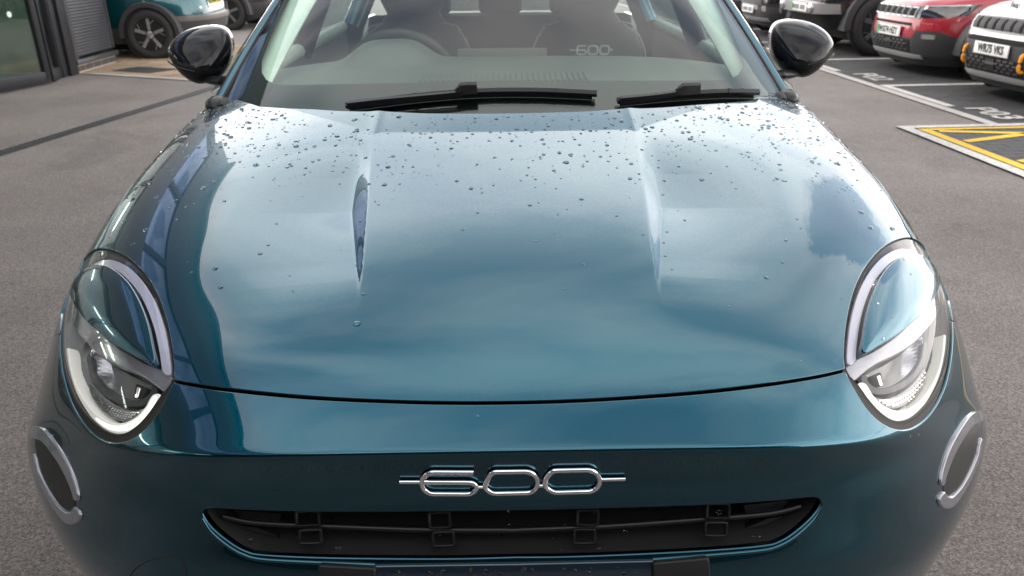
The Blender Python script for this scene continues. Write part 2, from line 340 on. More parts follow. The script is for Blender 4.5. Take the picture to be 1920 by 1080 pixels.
def clip_grid(U, V, fields):
    """cut a surface-coordinate grid by a list of fields (keep field > 0) -> uv list, polygons"""
    ni, nj = U.shape; uv = np.stack([U.ravel(), V.ravel()], 1); idx = np.arange(ni*nj).reshape(ni, nj)
    quads = np.stack([idx[:-1, :-1], idx[:-1, 1:], idx[1:, 1:], idx[1:, :-1]], -1).reshape(-1, 4)
    polys = []
    for f in fields:
        ph = f(uv[:, 0], uv[:, 1]); ph = np.where(np.abs(ph) < 1e-9, 1e-9, ph)
        s = ph > 0; c = s[quads].sum(1); mixed = quads[(c > 0) & (c < 4)]; quads = quads[c == 4]
        new = []; cache = {}; base = len(uv)
        def cut(a, b):
            k = (a, b) if a < b else (b, a)
            if k not in cache:
                t = ph[k[0]]/(ph[k[0]]-ph[k[1]]); new.append(uv[k[0]]+(uv[k[1]]-uv[k[0]])*t); cache[k] = base+len(new)-1
            return cache[k]
        np_ = []
        for q in [tuple(x) for x in mixed]+polys:
            if all(s[i] for i in q): np_.append(q); continue
            if not any(s[i] for i in q): continue
            o = []
            for a, b in zip(q, q[1:]+q[:1]):
                if s[a]: o.append(a)
                if s[a] != s[b]: o.append(cut(a, b))
            if len(o) > 2: np_.append(tuple(o))
        polys = np_
        if new: uv = np.concatenate([uv, np.array(new)], 0)
    faces = [tuple(q) for q in quads]+polys
    used = sorted({i for f_ in faces for i in f_}); rm = {a: b for b, a in enumerate(used)}
    return uv[used], [tuple(rm[i] for i in f_) for f_ in faces]
def hem(P, Nn, faces, r=.002, depth=.010):
    """roll the free edges inward so that a panel has thickness"""
    E = {}
    for f in faces:
        for a, b in zip(f, f[1:]+f[:1]): E[(a, b)] = 1
    B = [(a, b) for (a, b) in E if (b, a) not in E]
    outv = {}
    for a, b in B:
        e = P[b]-P[a]; n = Nn[a]; o = np.cross(e, n); L = np.linalg.norm(o)
        if L < 1e-12: continue
        for i in (a, b): outv[i] = outv.get(i, 0)+o/L
    V = [*P]; NN = [*Nn]; ring = {}
    for i, o in outv.items():
        o = o/(np.linalg.norm(o)+1e-12); n = Nn[i]; k = len(V); ring[i] = k
        for (a, c, na, nb) in ((.6*r, .25*r, .7, .7), (r, r, 1, .15), (r, depth, 1, 0)):
            V.append(P[i]+o*a-n*c); q = o*na+n*nb; NN.append(q/np.linalg.norm(q))
    F = list(faces)
    for a, b in B:
        if a not in ring or b not in ring: continue
        A = [a, ring[a], ring[a]+1, ring[a]+2]; C = [b, ring[b], ring[b]+1, ring[b]+2]
        for k in range(3): F.append((A[k], A[k+1], C[k+1], C[k]))
    return np.array(V), np.array(NN), F
def panel(name, ur, vr, nu, nv, fields, m, parent, off=0.0, r=.002, depth=.010, both=False, warp=None, sf=None):
    """piece of the master surface; off lifts it along the normal (number or function of u, v); both: also the mirrored twin"""
    sf = sf or BODY; S, SN = sf.S, sf.N
    U, V = np.meshgrid(np.linspace(*ur, nu), np.linspace(*vr, nv) if len(vr) == 2 else np.asarray(vr))
    uv, F = clip_grid(U, V, fields); u, v = uv[:, 0], uv[:, 1]
    P = S(u, v); Nn = SN(u, v)
    if callable(off):
        d = off(u, v); P = P+Nn*d[:, None]; e = 2*sf.e
        def Q(a, b): return S(a, b)+SN(a, b)*off(a, b)[:, None]
        n2 = np.cross(Q(u, v+e)-Q(u, v-e), Q(u+e, v)-Q(u-e, v)); Nn = n2/(np.linalg.norm(n2, axis=1)[:, None]+1e-12)
    elif off: P = P+Nn*off
    if warp is not None: P = warp(P)
    if sf.sign > 0: F = [f[::-1] for f in F]   # grid winding runs against the outward normal
    if depth: P, Nn, F = hem(P, Nn, F, r, depth)
    obs = [mesh_obj(name, P, F, m, parent, normals=Nn)]
    if both:
        Pm, Nm = P.copy(), Nn.copy(); Pm[:, 0] *= -1; Nm[:, 0] *= -1
        obs.append(mesh_obj(name, Pm, [f[::-1] for f in F], m, parent, normals=Nm))
    return obs
def piece(name, poly, m, parent, off=0.0, r=.0015, depth=.006, n=110, extra=(), both=True, warp=None, sf=None):
    sf = sf or BODY; ur, vr = sf.box(poly)
    return panel(name, ur, vr, n, n, [sf.field(poly)]+list(extra), m, parent, off, r, depth, both, warp, sf)
# ------------------------------------------------------------------ materials of the car
mat('teal_paint', (.0006, .064, .095), .22, metal=1.0, coat=1.0, coat_rough=.012, coat_ior=1.50, flake=.07)
mat('black_gloss', (.005, .005, .006), .06, spec=.28)
mat('black_plastic', (.008, .008, .008), .5, spec=.35, bump=(900, .25, .0006))
mat('satin_black', (.007, .007, .008), .36, spec=.4)
mat('rubber', (.012, .012, .012), .65, bump=(300, .2, .001))
mat('void_black', (.004, .004, .004), .9)
mat('chrome', (.85, .85, .86), .06, metal=1.0)
mat('smoked_chrome', (.42, .40, .38), .12, metal=1.0)
mat('bronze_bezel', (.010, .009, .007), .5, spec=.25)
mat('smoky_clear', (.22, .22, .24), .14, metal=.5, coat=.6)
mat('silver_reflector', (.72, .72, .74), .16, metal=1.0)
mat('drl_lit', (.7, .7, .66), .3, emit=(1.0, .95, .80), estr=.13)
mat('drl_core', (.8, .8, .76), .3, emit=(1.0, .97, .86), estr=.6)
mat('drl_guide', (.36, .355, .43), .22, coat=1.0, spec=.6)
mat('grey_trim', (.11, .105, .10), .38, coat=.4)
mat('clear_plastic', (.55, .55, .57), .08, metal=.85, coat=1)
thin_glass('lens_glass', (.96, .965, .96), 1.45, gain=.7)
thin_glass('screen_glass', (.78, .90, .84), 1.52, gain=.92, gloss=(.96, .97, 1.0))
thin_glass('side_glass', (.40, .46, .44), 1.5)
thin_glass('rear_glass', (.16, .19, .18), 1.5)
mat('frit', (.006, .006, .007), .25)
mat('dash_soft', (.055, .06, .06), .6, bump=(700, .3, .0006), var=(9, .12))
mat('ivory_trim', (.62, .66, .60), .5, var=(20, .06))
mat('seat_dark', (.035, .037, .038), .6, bump=(500, .3, .001))
mat('seat_piping', (.5, .52, .5), .5)
mat('letter_pale', (.72, .74, .72), .5)
m = bpy.data.materials.new('water'); m.use_nodes = True; b = m.node_tree.nodes['Principled BSDF']
b.inputs['Transmission Weight'].default_value = 1; b.inputs['IOR'].default_value = 1.33; b.inputs['Roughness'].default_value = 0; b.inputs['Base Color'].default_value = (.93, .95, .96, 1); MATS['water'] = m

CAR = thing('hatchback_car', 'dark teal metallic hatchback seen from its nose, beaded with rain', 'car', (0, 2.9, 0))
def park(o): o.matrix_parent_inverse = Matrix.Translation((0, -2.9, 0)); return o
class _P:      # parts of the car are written in scene coordinates
    pass
_old_mesh_obj, _old_bm_obj = mesh_obj, bm_obj
def mesh_obj(name, verts, faces, m, parent=None, normals=None, smooth=True):
    o = _old_mesh_obj(name, verts, faces, m, parent, normals, smooth)
    if parent is CAR: park(o)
    return o
def bm_obj(name, bm, m, parent=None, smooth=True, angle=35):
    o = _old_bm_obj(name, bm, m, parent, smooth, angle)
    if parent is CAR: park(o)
    return o

# ------------------------------------------------------------------ traced outlines (photo pixels, right-hand half of the car)
GAP = [(957, 757), (1100, 752), (1300, 738), (1450, 720), (1580, 697)]
SIDE = [(1484, 178), (1502, 194), (1549, 233), (1588, 268), (1627, 311), (1666, 369), (1697, 428)]
REAR = [(950, 213), (1100, 209), (1300, 197), (1400, 190), (1484, 180)]
LAMP = catmull([(1583, 690), (1582, 640), (1588, 590), (1601, 540), (1622, 498), (1652, 464), (1687, 446), (1716, 447), (1745, 474), (1766, 512), (1780, 560), (1787, 610), (1786, 660), (1777, 712), (1761, 754), (1737, 787), (1709, 806), (1680, 807), (1650, 792), (1624, 766), (1600, 728)], 5)
GRILLE = catmull([(700, 956), (957, 955), (1100, 952), (1300, 946), (1440, 938), (1515, 931), (1534, 932), (1541.5, 938), (1541, 948), (1524, 972), (1492, 1000), (1464, 1017), (1428, 1026), (1300, 1036), (1100, 1045), (957, 1047), (700, 1046)], 5)
gu = [invert(x, y) for x, y in GAP]; gu[0] = (0.0, gu[0][1])
seam = invert(1788, 600)
GU = np.array([a for a, _ in gu]+[seam[0], N_]); GV = np.array([b for _, b in gu]+[seam[1], seam[1]])
_uu = np.linspace(0, N_, 400); _vv = np.interp(_uu, GU, GV); _k = np.ones(25)/25; _vs = np.convolve(np.concatenate([_vv[12:0:-1], _vv, np.full(12, _vv[-1])]), _k, 'valid')
def vg(u): return np.interp(np.abs(u), _uu, _vs)
su = [invert(x, y) for x, y in SIDE]; su = sorted([(b, a) for a, b in su])
def us(v): return np.interp(v, [a for a, _ in su], [b for _, b in su])
ru = [invert(x, y) for x, y in REAR]; ru[0] = (0.0, ru[0][1])
def vr_(u): return np.interp(np.abs(u), [a for a, _ in ru], [b for _, b in ru])
lampf = poly_field(LAMP, -1)
UM = N_-1.05
g_ = .055
hood = panel('hood', (-7.2, 7.2), np.unique(np.concatenate([np.arange(.3, 1.35, .02), np.arange(1.35, 2.15, .0045), np.arange(2.15, 7.2, .0175)])), 780, 0, [lambda u, v: us(v)-np.abs(u), lambda u, v: vg(u)-g_*.9-v, lambda u, v: v-vr_(u), lampf], 'teal_paint', CAR, r=.0022, depth=.012)[0]
def arch(u, v):
    P = S(u, v); return np.hypot(P[..., 1]-1.74, P[..., 2]-.33)-.375
bumper = panel('front_bumper', (-UM, UM), (4.6, M_-1.05), 700, 460, [lambda u, v: v-vg(u)-g_*.7, lampf, poly_field(GRILLE, -1), arch], 'teal_paint', CAR, r=.003, depth=.016)[0]
for o in panel('fender', (4.6, UM), (.05, 6.6), 160, 260, [lambda u, v: u-us(v)-.10, lambda u, v: vg(u)-.02-v, lampf, arch], 'teal_paint', CAR, r=.002, depth=.012, both=True): pass
# dark carrier under the shut lines
panel('panel_carrier', (-UM, UM), (.02, 7.6), 150, 100, [lambda u, v: v-vr_(u)-.15, lampf, arch], 'void_black', CAR, off=-.0155, depth=0)

# ------------------------------------------------------------------ headlights
LENS = catmull([(1590, 690), (1588, 640), (1594, 592), (1607, 543), (1628, 502), (1656, 469), (1689, 451), (1715, 452), (1742, 477), (1762, 514), (1776, 560), (1783, 610), (1782, 656), (1771, 704), (1753, 742), (1729, 771), (1704, 788), (1682, 788), (1658, 774), (1636, 751), (1613, 720)], 5)
lens_s = poly_field(LENS)
def bowl(a, b, w_=26.0):
    def f(u, v): return a-b*(1-np.clip(1-lens_s(u, v)/w_, 0, 1)**2)
    return f
def dome(a, b, w_=60.0):
    def f(u, v): return a+b*(1-np.clip(1-lens_s(u, v)/w_, 0, 1)**2)
    return f
LAMPS = piece('headlight', LENS, 'grey_trim', CAR, off=bowl(-.004, .045), depth=0, n=130)
def lamp(name, poly, m, off=0.0, smooth=0, **k):
    if smooth: poly = catmull(poly, smooth)
    obs = piece(name, poly, m, None, off=off, **k)
    for o, p in zip(obs, LAMPS): o.parent = p
    return obs
lamp('bezel', catmull(np.concatenate([LAMP[::5]]), 5), 'bronze_bezel', off=lambda u, v: -.0045+.002*np.clip((-lens_s(u, v)-6)/14, 0, 1), extra=(poly_field(LENS, -1),), r=.001, depth=.012, n=150)
lamp('lens', LENS, 'lens_glass', off=dome(.0, .006), depth=0, n=90)
ARC = catmull([(1596, 676), (1597, 630), (1603, 587), (1617, 541), (1637, 504), (1663, 476), (1691, 463), (1713, 465), (1730, 474), (1714, 474), (1691, 477), (1668, 492), (1646, 518), (1630, 551), (1618, 592), (1611, 638), (1608, 670)], 4)
lamp('light_guide', ARC, 'drl_guide', off=-.007, depth=.02, r=.002)
LID = catmull([(1615, 664), (1618, 625), (1625, 585), (1638, 546), (1656, 513), (1680, 490), (1703, 480), (1726, 484), (1746, 502), (1757, 522), (1752, 547), (1738, 572), (1715, 597), (1680, 627), (1645, 649)], 4)
lid_s = poly_field(LID)
mat('eyelid_gloss', (.0004, .070, .105), .22, metal=1.0, coat=1.0, coat_rough=.01, coat_ior=1.45)
lamp('eyelid', LID, 'eyelid_gloss', off=lambda u, v: .0065+.003*(1-np.clip(1-lid_s(u, v)/30., 0, 1)**2), depth=.02, r=.0015)
BAND = catmull([(1593, 690), (1614, 671), (1646, 656), (1683, 633), (1718, 603), (1742, 577), (1757, 548), (1764, 527), (1772, 556), (1768, 582), (1752, 606), (1722, 637), (1690, 657), (1652, 674), (1626, 692), (1604, 708)], 4)
lamp('divider', BAND, 'smoky_clear', off=-.010, depth=.015, r=.004)
PROJ = catmull([(1640, 694), (1680, 674), (1715, 652), (1744, 622), (1752, 640), (1746, 672), (1725, 702), (1695, 719), (1665, 722), (1646, 710)], 4)
pr_s = poly_field(PROJ)
lamp('reflector', PROJ, 'silver_reflector', off=lambda u, v: -.020-.05*(1-np.clip(1-pr_s(u, v)/22., 0, 1)**2), depth=0)
RIM = catmull([(1640, 694), (1645, 709), (1665, 722), (1696, 719), (1726, 702), (1747, 672), (1752, 640), (1757, 640), (1752, 678), (1729, 711), (1697, 729), (1662, 732), (1640, 718), (1632, 700)], 4)
lamp('reflector_rim', RIM, 'satin_black', off=-.018, depth=.01, r=.002)
lamp('baffle', [(1652, 698), (1671, 690), (1676, 712), (1664, 718)], 'void_black', off=-.02, depth=.01)
lamp('baffle', [(1660, 700), (1664, 698), (1669, 716), (1666, 717)], 'chrome', off=-.014, depth=.006)
UDR = catmull([(1617, 719), (1627, 742), (1645, 764), (1668, 781), (1691, 786), (1714, 781), (1735, 764), (1753, 736), (1768, 702), (1777, 662), (1780, 630), (1778, 630), (1775, 666), (1765, 703), (1749, 733), (1730, 755), (1706, 769), (1684, 769), (1661, 758), (1643, 740), (1629, 718)], 4)
lamp('running_light', UDR, 'drl_lit', off=-.006, depth=.02, r=.002)
lamp('light_core', UDR, 'drl_core', off=-.0045, depth=.002, r=.0015, extra=(poly_field(UDR, 1, -4.5),), n=150)
HC = catmull([(1650, 737), (1672, 744), (1700, 738), (1730, 718), (1752, 690), (1752, 710), (1736, 738), (1712, 756), (1690, 760), (1668, 753)], 4)
lamp('perforated_plate', HC, 'grey_trim', off=-.016, depth=.004)
# slots of the perforated plate: one small stack of pressed slots per lamp
sv, sf_ = [], []
for r_ in range(6):
    for c in range(22):
        x = 1654+c*4.6+(r_ % 2)*2.3; y = 742+r_*4.2-max(0, c-5)*2.3*(c-5)/17*1.35
        if sdf(HC, np.array([[x, y]]))[0] < 2.2: continue
        q = [BODY.on(x+a, y+b, -.0145) for a, b in ((-1.6, -1.1), (1.6, -1.5), (1.6, 1.1), (-1.6, 1.5))]
        k = len(sv); sv += q; sf_.append((k, k+1, k+2, k+3))
if sv:
    for sg, p in zip((1, -1), LAMPS):
        o = mesh_obj('perforation', [(x*sg, y, z) for x, y, z in sv], [f[::sg] for f in sf_], 'silver_reflector', p); o['kind'] = 'stuff'

# ------------------------------------------------------------------ corner lamps on the bumper
def ring_band(outer, inner): return catmull(np.array(outer+inner[::-1], float), 4)
DISC = catmull([(1835, 790), (1812, 794), (1790, 828), (1772, 872), (1768, 905), (1773, 927), (1795, 915), (1815, 880), (1828, 845)], 5)
mat('lamp_black', (.008, .008, .009), .4)
DISCS = piece('corner_lamp', DISC, 'lamp_black', CAR, off=.001, depth=.004, n=80)
def corner(name, poly, m, **k):
    for o, p in zip(piece(name, poly, m, None, n=90, **k), DISCS): o.parent = p
corner('upper_arc', ring_band([(1838, 774), (1820, 778), (1805, 796), (1787, 825), (1773, 855), (1764, 885), (1762, 905)], [(1838, 788), (1823, 795), (1810, 811), (1793, 838), (1780, 865), (1771, 890), (1767, 906)]), 'smoky_clear', off=.004, r=.004, depth=.01)
corner('lower_arc', ring_band([(1838, 825), (1835, 850), (1822, 886), (1803, 923), (1783, 948), (1765, 948), (1759, 936), (1767, 925)], [(1834, 834), (1830, 855), (1817, 886), (1800, 915), (1785, 932), (1777, 935), (1773, 932), (1771, 929)]), 'smoky_clear', off=.004, r=.004, depth=.01)
# tow-eye cover seam on one corner only
tw = [(1572, 1085), (1574, 1040), (1590, 1022), (1640, 1026), (1672, 1050), (1680, 1090)]
pts = np.array([BODY.on(x, y, .0003) for x, y in catmull(tw, 5, closed=False)]); pts[:, 0] *= -1
tube_obj('tow_cover_seam', pts, .0011, 'void_black', CAR, n=6)

# ------------------------------------------------------------------ grille
def deep(px, py, t): p = BODY.on(px, py); return CAM+(p-CAM)*(1+t)
half = [p for p in GRILLE if p[0] >= 957]
loop = np.array([BODY.on(x, y, -.006) for x, y in half])
loop = np.concatenate([loop, (loop*[-1, 1, 1])[::-1]])
cen = loop.mean(0); rings = []
for t, sc, dz in ((0, .997, 0), (.01, .985, 0), (.05, .965, .003), (.10, .95, .008)):
    q = loop.copy(); q[:, 1] += t; q[:, 0] *= sc; q[:, 2] = cen[2]+(q[:, 2]-cen[2])*(1-.9*t/.1*.35)+dz; rings.append(q)
rings_grille = rings
GR = loft_obj('grille', rings, 'black_plastic', CAR, cap=False, angle=50)
bk = rings[-1]; mesh_obj('grille_back', bk+np.array([0, .002, 0]), [tuple(range(len(bk)))], 'void_black', GR)
slat = [(957, 994), (1132, 987), (1324, 973), (1441, 963), (1500, 949)]
sp = np.array([deep(x, y, .020) for x, y in catmull(slat, 6, closed=False)]); sp = np.concatenate([(sp*[-1, 1, 1])[:0:-1], sp])
tube_obj('slat', sp, .0042, 'satin_black', GR, n=8, flat=1.0)
sp2 = sp.copy(); sp2[:, 1] += .05; sp2[:, 2] += .004
tube_obj('slat', sp2, .010, 'black_plastic', GR, n=8, flat=.4)
for (x0, x1, y0, y1, t) in ((1082, 1121, 956, 984, .012), (1325, 1367, 944, 971, .012), (1076, 1115, 993, 1018, .008), (1322, 1362, 980, 1004, .008)):
    rc = catmull([(x0+4, y0), (x1-4, y0), (x1, y0+4), (x1-1, y1-4), (x1-5, y1), (x0+4, y1), (x0, y1-4), (x0+1, y0+4)], 2)
    pp = np.array([deep(x, y, t) for x, y in rc])
    for sg in (1, -1): tube_obj('grille_loop', pp*[sg, 1, 1], .0026, 'satin_black', GR, n=6, closed=True, normal=(0, -1, 0))
for (x, y, x2, y2, x3, y3, x4, y4) in ((1395, 948, 1480, 938, 1462, 958, 1398, 962), (1400, 990, 1440, 972, 1470, 968, 1430, 985)):
    q = np.array([deep(a, b, .03) for a, b in ((x, y), (x2, y2), (x3, y3), (x4, y4))])
    for sg in (1, -1): mesh_obj('blanking_plate', np.concatenate([q, q+[0, .01, 0]])*[sg, 1, 1], [(0, 1, 2, 3), (4, 5, 6, 7), (0, 1, 5, 4), (1, 2, 6, 5), (2, 3, 7, 6), (3, 0, 4, 7)], 'satin_black', GR, smooth=False)
# shutter vanes deep in the opening
for dz in (-.016, .0, .016):
    q = sp.copy(); q[:, 0] *= .93; q[:, 1] += .078; q[:, 2] += dz+.006; tube_obj('shutter_vane', q[2:-2], .0035, 'black_plastic', GR, n=6, flat=.5)
for k in range(-9, 10):
    x = k*.047; yb = float(np.interp(x, sp[:, 0], sp[:, 1]))+.085; zb = float(np.interp(x, sp[:, 0], sp[:, 2]))+.006
    box('shutter_rib', (x, yb, zb), (.004, .008, .05), 'black_plastic', GR, bev=.001, seg=1)
# bright rolled lip under the opening, plate plinth and its two brackets
lip = [(1541, 952), (1525, 977), (1493, 1006), (1462, 1024), (1428, 1033), (1340, 1041), (1224, 1050)]
lp = np.array([BODY.on(x, y, -.001) for x, y in catmull(lip, 6, closed=False)])
for sg in (1, -1): tube_obj('grille_lip', lp*[sg, 1, 1], .0032, 'teal_paint', CAR, n=10)
PL = [(690, 1053), (957, 1058), (1222, 1052), (1224, 1180), (957, 1186), (690, 1180)]
mat('plinth', (.004, .012, .022), .2, coat=1, coat_rough=.03)
_ub, _vb = BODY.box([(957, 1050), (1224, 1150)])
panel('plate_plinth', (-_ub[1], _ub[1]), (_vb[0], M_-3.2), 160, 60, [poly_field(PL)], 'plinth', CAR, off=.005, r=.003, depth=.01)
piece('plate_bracket', [(1224, 1053), (1322, 1044), (1329, 1150), (1226, 1160)], 'black_plastic', CAR, off=.012, r=.003, depth=.014, n=60)

# ------------------------------------------------------------------ 600 badge
def on_full(px, py, off=0.0, start=(0.0, 9.0)):
    u, v = start
    for _ in range(14):
        p0 = proj(S(np.array(u), np.array(v))); e = .01
        J = np.stack([(proj(S(np.array(u+e), np.array(v)))-p0)/e, (proj(S(np.array(u), np.array(v+e)))-p0)/e], 1)
        st = np.linalg.solve(J, np.array([px, py])-p0); u += float(np.clip(st[0], -.5, .5)); v += float(np.clip(st[1], -.5, .5))
    return S(np.array(u), np.array(v))+SN(np.array(u), np.array(v))*off, SN(np.array(u), np.array(v))
def rnd(pts, closed, r=9):
    """polyline with its corners cut round"""
    P = np.array(pts, float); o = []; n = len(P)
    for i in range(n):
        if not closed and i in (0, n-1): o.append(P[i]); continue
        a, b, c = P[i-1], P[i], P[(i+1) % n]; la, lc = np.linalg.norm(a-b), np.linalg.norm(c-b)
        ra, rc = min(r, la*.48), min(r, lc*.48); p, q = b+(a-b)*ra/la, b+(c-b)*rc/lc
        for t in np.linspace(0, 1, 5): o.append((1-t)**2*p+2*t*(1-t)*b+t*t*q)
    return np.array(o)
def stroke(pts, closed, parent, name, mm, rad=.0040, off=.0042, r=9):
    q = [on_full(x, y, off) for x, y in rnd(pts, closed, r)]
    P = np.array([a for a, _ in q]); Nn = np.array([b for _, b in q])
    o = tube_obj(name, P, rad, mm, parent, n=8, normal=Nn, flat=.85, closed=closed)
    return o
six = stroke([(888, 881.5), (806, 881), (791, 893), (792, 912), (806, 923), (884, 923.5), (895, 913), (893, 906), (884, 900.5), (795, 900)], False, CAR, 'badge', 'chrome')
stroke([(750, 900), (793, 900)], False, six, 'badge_bar', 'chrome', rad=.0032)
stroke([(912, 900), (922, 880.5), (992, 879.5), (1007, 890), (1008, 910), (995, 921), (922, 922.5), (908, 911)], True, six, 'badge_zero', 'chrome')
stroke([(1021, 897), (1034, 878), (1108, 876.5), (1123, 888), (1124, 907), (1110, 918.5), (1036, 920.5), (1021, 909)], True, six, 'badge_zero', 'chrome')
stroke([(1126, 895.5), (1171, 894.5)], False, six, 'badge_bar', 'chrome', rad=.0032)
stroke([(895, 910), (911, 910)], False, six, 'badge_link', 'chrome', rad=.0028)
stroke([(1007, 908), (1022, 907)], False, six, 'badge_link', 'chrome', rad=.0028)
# ------------------------------------------------------------------ windscreen
def WF(s, t):
    s = np.asarray(s, float); t = np.asarray(t, float); s2 = s*s
    x = s*((.765)*(1-t)+.600*t); y = (2.015+.08*s2+.12*s2**3)*(1-t)+(2.78+.05*s2+.06*s2**3)*t; z = (1.042+.012*s2)*(1-t)+(1.475-.035*s2)*t
    z = z+.030*4*t*(1-t)*(1-.5*s2)
    return np.stack(np.broadcast_arrays(x, y, z), -1)
SCREEN = Surf(WF, (0.0, 1.0), (-.12, 1.0), n=(240, 300), sign=-1.0)
CLEAR = [(700, -420), (700, 149), (957, 149), (1200, 149), (1345, 148.5), (1370, 146), (1386, 138), (1394, 124), (1393, 103), (1371, 50), (1347, 0), (1290, -130), (1230, -260), (1150, -420)]
WS_ = panel('windscreen', (-1, 1), (-.12, 1), 90, 60, [], 'screen_glass', CAR, depth=0, sf=SCREEN)[0]
panel('screen_border', (-1, 1), (-.12, 1), 420, 300, [SCREEN.field(CLEAR, -1)], 'frit', WS_, off=-.004, depth=0, sf=SCREEN)
# roof pillars beside the glass (painted, with a black seal)
def edge(s, dx, dn=0): return np.array([WF(s, t)+np.array([dx*np.sign(s), 0, dn]) for t in np.linspace(-.03, 1, 24)])
for sg in (1, -1):
    e0 = edge(sg, .0, -.004); T = np.linspace(0, 1, 24)[:, None]
    prof = [(-.006, .002), (.004, .006), (.016, .006), (.030, -.006), (.040, -.026), (.042, -.06), (.012, -.05), (-.006, -.02)]
    rings = [[p+np.array([sg*a, .25*(-b), b]) for a, b in prof] for p in e0]
    pil = loft_obj('roof_pillar', rings, 'teal_paint', CAR, angle=60)
    tube_obj('pillar_seal', e0+np.array([-sg*.004, 0, .006]), .004, 'rubber', pil, n=6)
    # corner cap at the foot of the pillar
    c = CAM+(BODY.on(1487, 178)-CAM)*1.02; c[0] *= 1
    foot = WF(1.0, 0.0)
    rg = []
    for k, (yy, ra) in enumerate(((-.10, .004), (-.085, .020), (-.05, .032), (0, .036), (.05, .030), (.08, .01))):
        rg.append([(sg*(foot[0]+.014+ra*.85*math.cos(a)), foot[1]-.02+yy*.55, foot[2]-.026+ra*.70*math.sin(a)) for a in np.linspace(0, 2*math.pi, 17)[:-1]])
    loft_obj('pillar_foot_cap', rg, 'satin_black', CAR, angle=60)
    rg = [[(sg*(foot[0]-.014+ra*math.cos(a)), foot[1]-.03+yy, foot[2]-.026+ra*1.1*math.sin(a)) for a in np.linspace(0, 2*math.pi, 13)[:-1]] for yy, ra in ((-.05, .01), (-.035, .017), (.0, .018), (.05, .016))]
    loft_obj('scuttle_seal', rg, 'rubber', CAR, angle=60)
# scuttle trim between bonnet and glass
rows = []
for dy, dz in ((-.10, -.06), (-.05, -.05), (.0, -.038), (.025, -.026)):
    rows.append([WF(s, 0)+np.array([0, dy, dz]) for s in np.linspace(-1, 1, 41)])
v, f = loft(rows, close=False); mesh_obj('scuttle_trim', v, f, 'black_plastic', CAR)

# ------------------------------------------------------------------ wipers
def scr(px, py, off):
    if px >= 950: return SCREEN.on(px, py, off)
    q = SCREEN.on(2*946-px, py, off); return q*np.array([-1, 1, 1])
def wiper(blade, arm, clip, spoil):
    B = np.array([scr(x, y, .016) for x, y in catmull(blade, 5, closed=False)]); n = len(B)
    wp = loft_obj('wiper', [[b+np.array([0, -.5, 1])*h+np.array([0, 1, .5])*d for h, d in ((.008, .001), (.004, -.008), (-.003, -.009), (-.004, .007), (.002, .009))] for b in B], 'satin_black', CAR, angle=40)
    loft_obj('wiper_rubber', [[b+np.array([0, -.5, 1])*h+np.array([0, 1, .5])*d for h, d in ((-.003, -.003), (-.016, -.002), (-.016, .001), (-.003, .003))] for b in B[1:-1]], 'rubber', wp, angle=40)
    for k in (int(n*.30), int(n*.78)):
        loft_obj('blade_sleeve', [[b+np.array([0, -.5, 1])*h+np.array([0, 1, .5])*d for h, d in ((.0095, .001), (.005, -.0095), (-.004, -.0105), (-.005, .0085), (.003, .0105))] for b in (B[k], B[k]+(B[k+1]-B[k])*.35)], 'black_plastic', wp)
    A = np.array([scr(x, y, .028) for x, y in catmull(arm, 5, closed=False)])
    loft_obj('wiper_arm', [[a+np.array([0, -.4, 1])*h*k+np.array([0, 1, .4])*d*k for h, d in ((.007, -.004), (.007, .005), (-.003, .008), (-.005, -.007))] for a, k in zip(A, np.linspace(1.2, .75, len(A)))], 'satin_black', wp, angle=30)
    cpt = [scr(x, y, .030) for x, y in clip]; rg = []
    for i, c in enumerate(cpt):
        k = (.4, .8, .8, .74)[i]; rg.append([c+np.array([0, -.5, 1])*h*k+np.array([0, 1, .5])*d*k for h, d in ((.017, -.006), (.017, .008), (.004, .020), (-.012, .020), (-.020, -.004), (-.006, -.018))])
    loft_obj('wiper_clip', rg, 'black_plastic', wp, angle=30)
    return wp
wiper([(655, 199), (700, 194), (780, 186), (850, 181), (900, 179), (1000, 179), (1060, 181), (1117, 184)], [(660, 206), (720, 200), (800, 194), (860, 189), (885, 184)], [(858, 186), (868, 182), (880, 181), (898, 181)], None)
wiper([(1155, 197), (1200, 192), (1260, 186), (1310, 183), (1360, 181), (1417, 181)], [(1160, 203), (1200, 199), (1240, 194), (1280, 187)], [(1262, 188), (1272, 185), (1284, 184), (1305, 183)], None)

# ------------------------------------------------------------------ door mirrors
MO = catmull([(1449, 62), (1458, 46), (1475, 39), (1500, 38), (1528, 45), (1550, 59), (1561, 76), (1559, 90), (1546, 113), (1527, 133), (1505, 144), (1482, 140), (1463, 127), (1450, 104), (1446, 82)], 5)
MC = np.array([1500, 88.0]); MD = 2.40
def mir(p, dep): return atD(p[0], p[1], MD)+np.array([0, 1, 0])*(dep+.015*np.clip((MC[1]-p[1])/50, -.4, 1))
rr = np.sin(np.linspace(0, math.pi/2, 17)); rings = []
fr = [[mir(MC+(o-MC)*r_, -.075*(1-r_**2.6)**.62) for o in MO] for r_ in rr[1:]]
bkr = [[mir(MC+(o-MC)*r_, .030+.02*(1-r_**3)) for o in MO] for r_ in rr[::-1][:-1]]
allr = fr+bkr; nO = len(MO); NF = len(fr)
px_of = np.array([[MC+(o-MC)*r_ for o in MO] for r_ in list(rr[1:])+list(rr[::-1][:-1])])
def seam_y(x): return np.interp(x, [1440, 1470, 1500, 1540, 1565], [109, 111, 106, 95, 84])
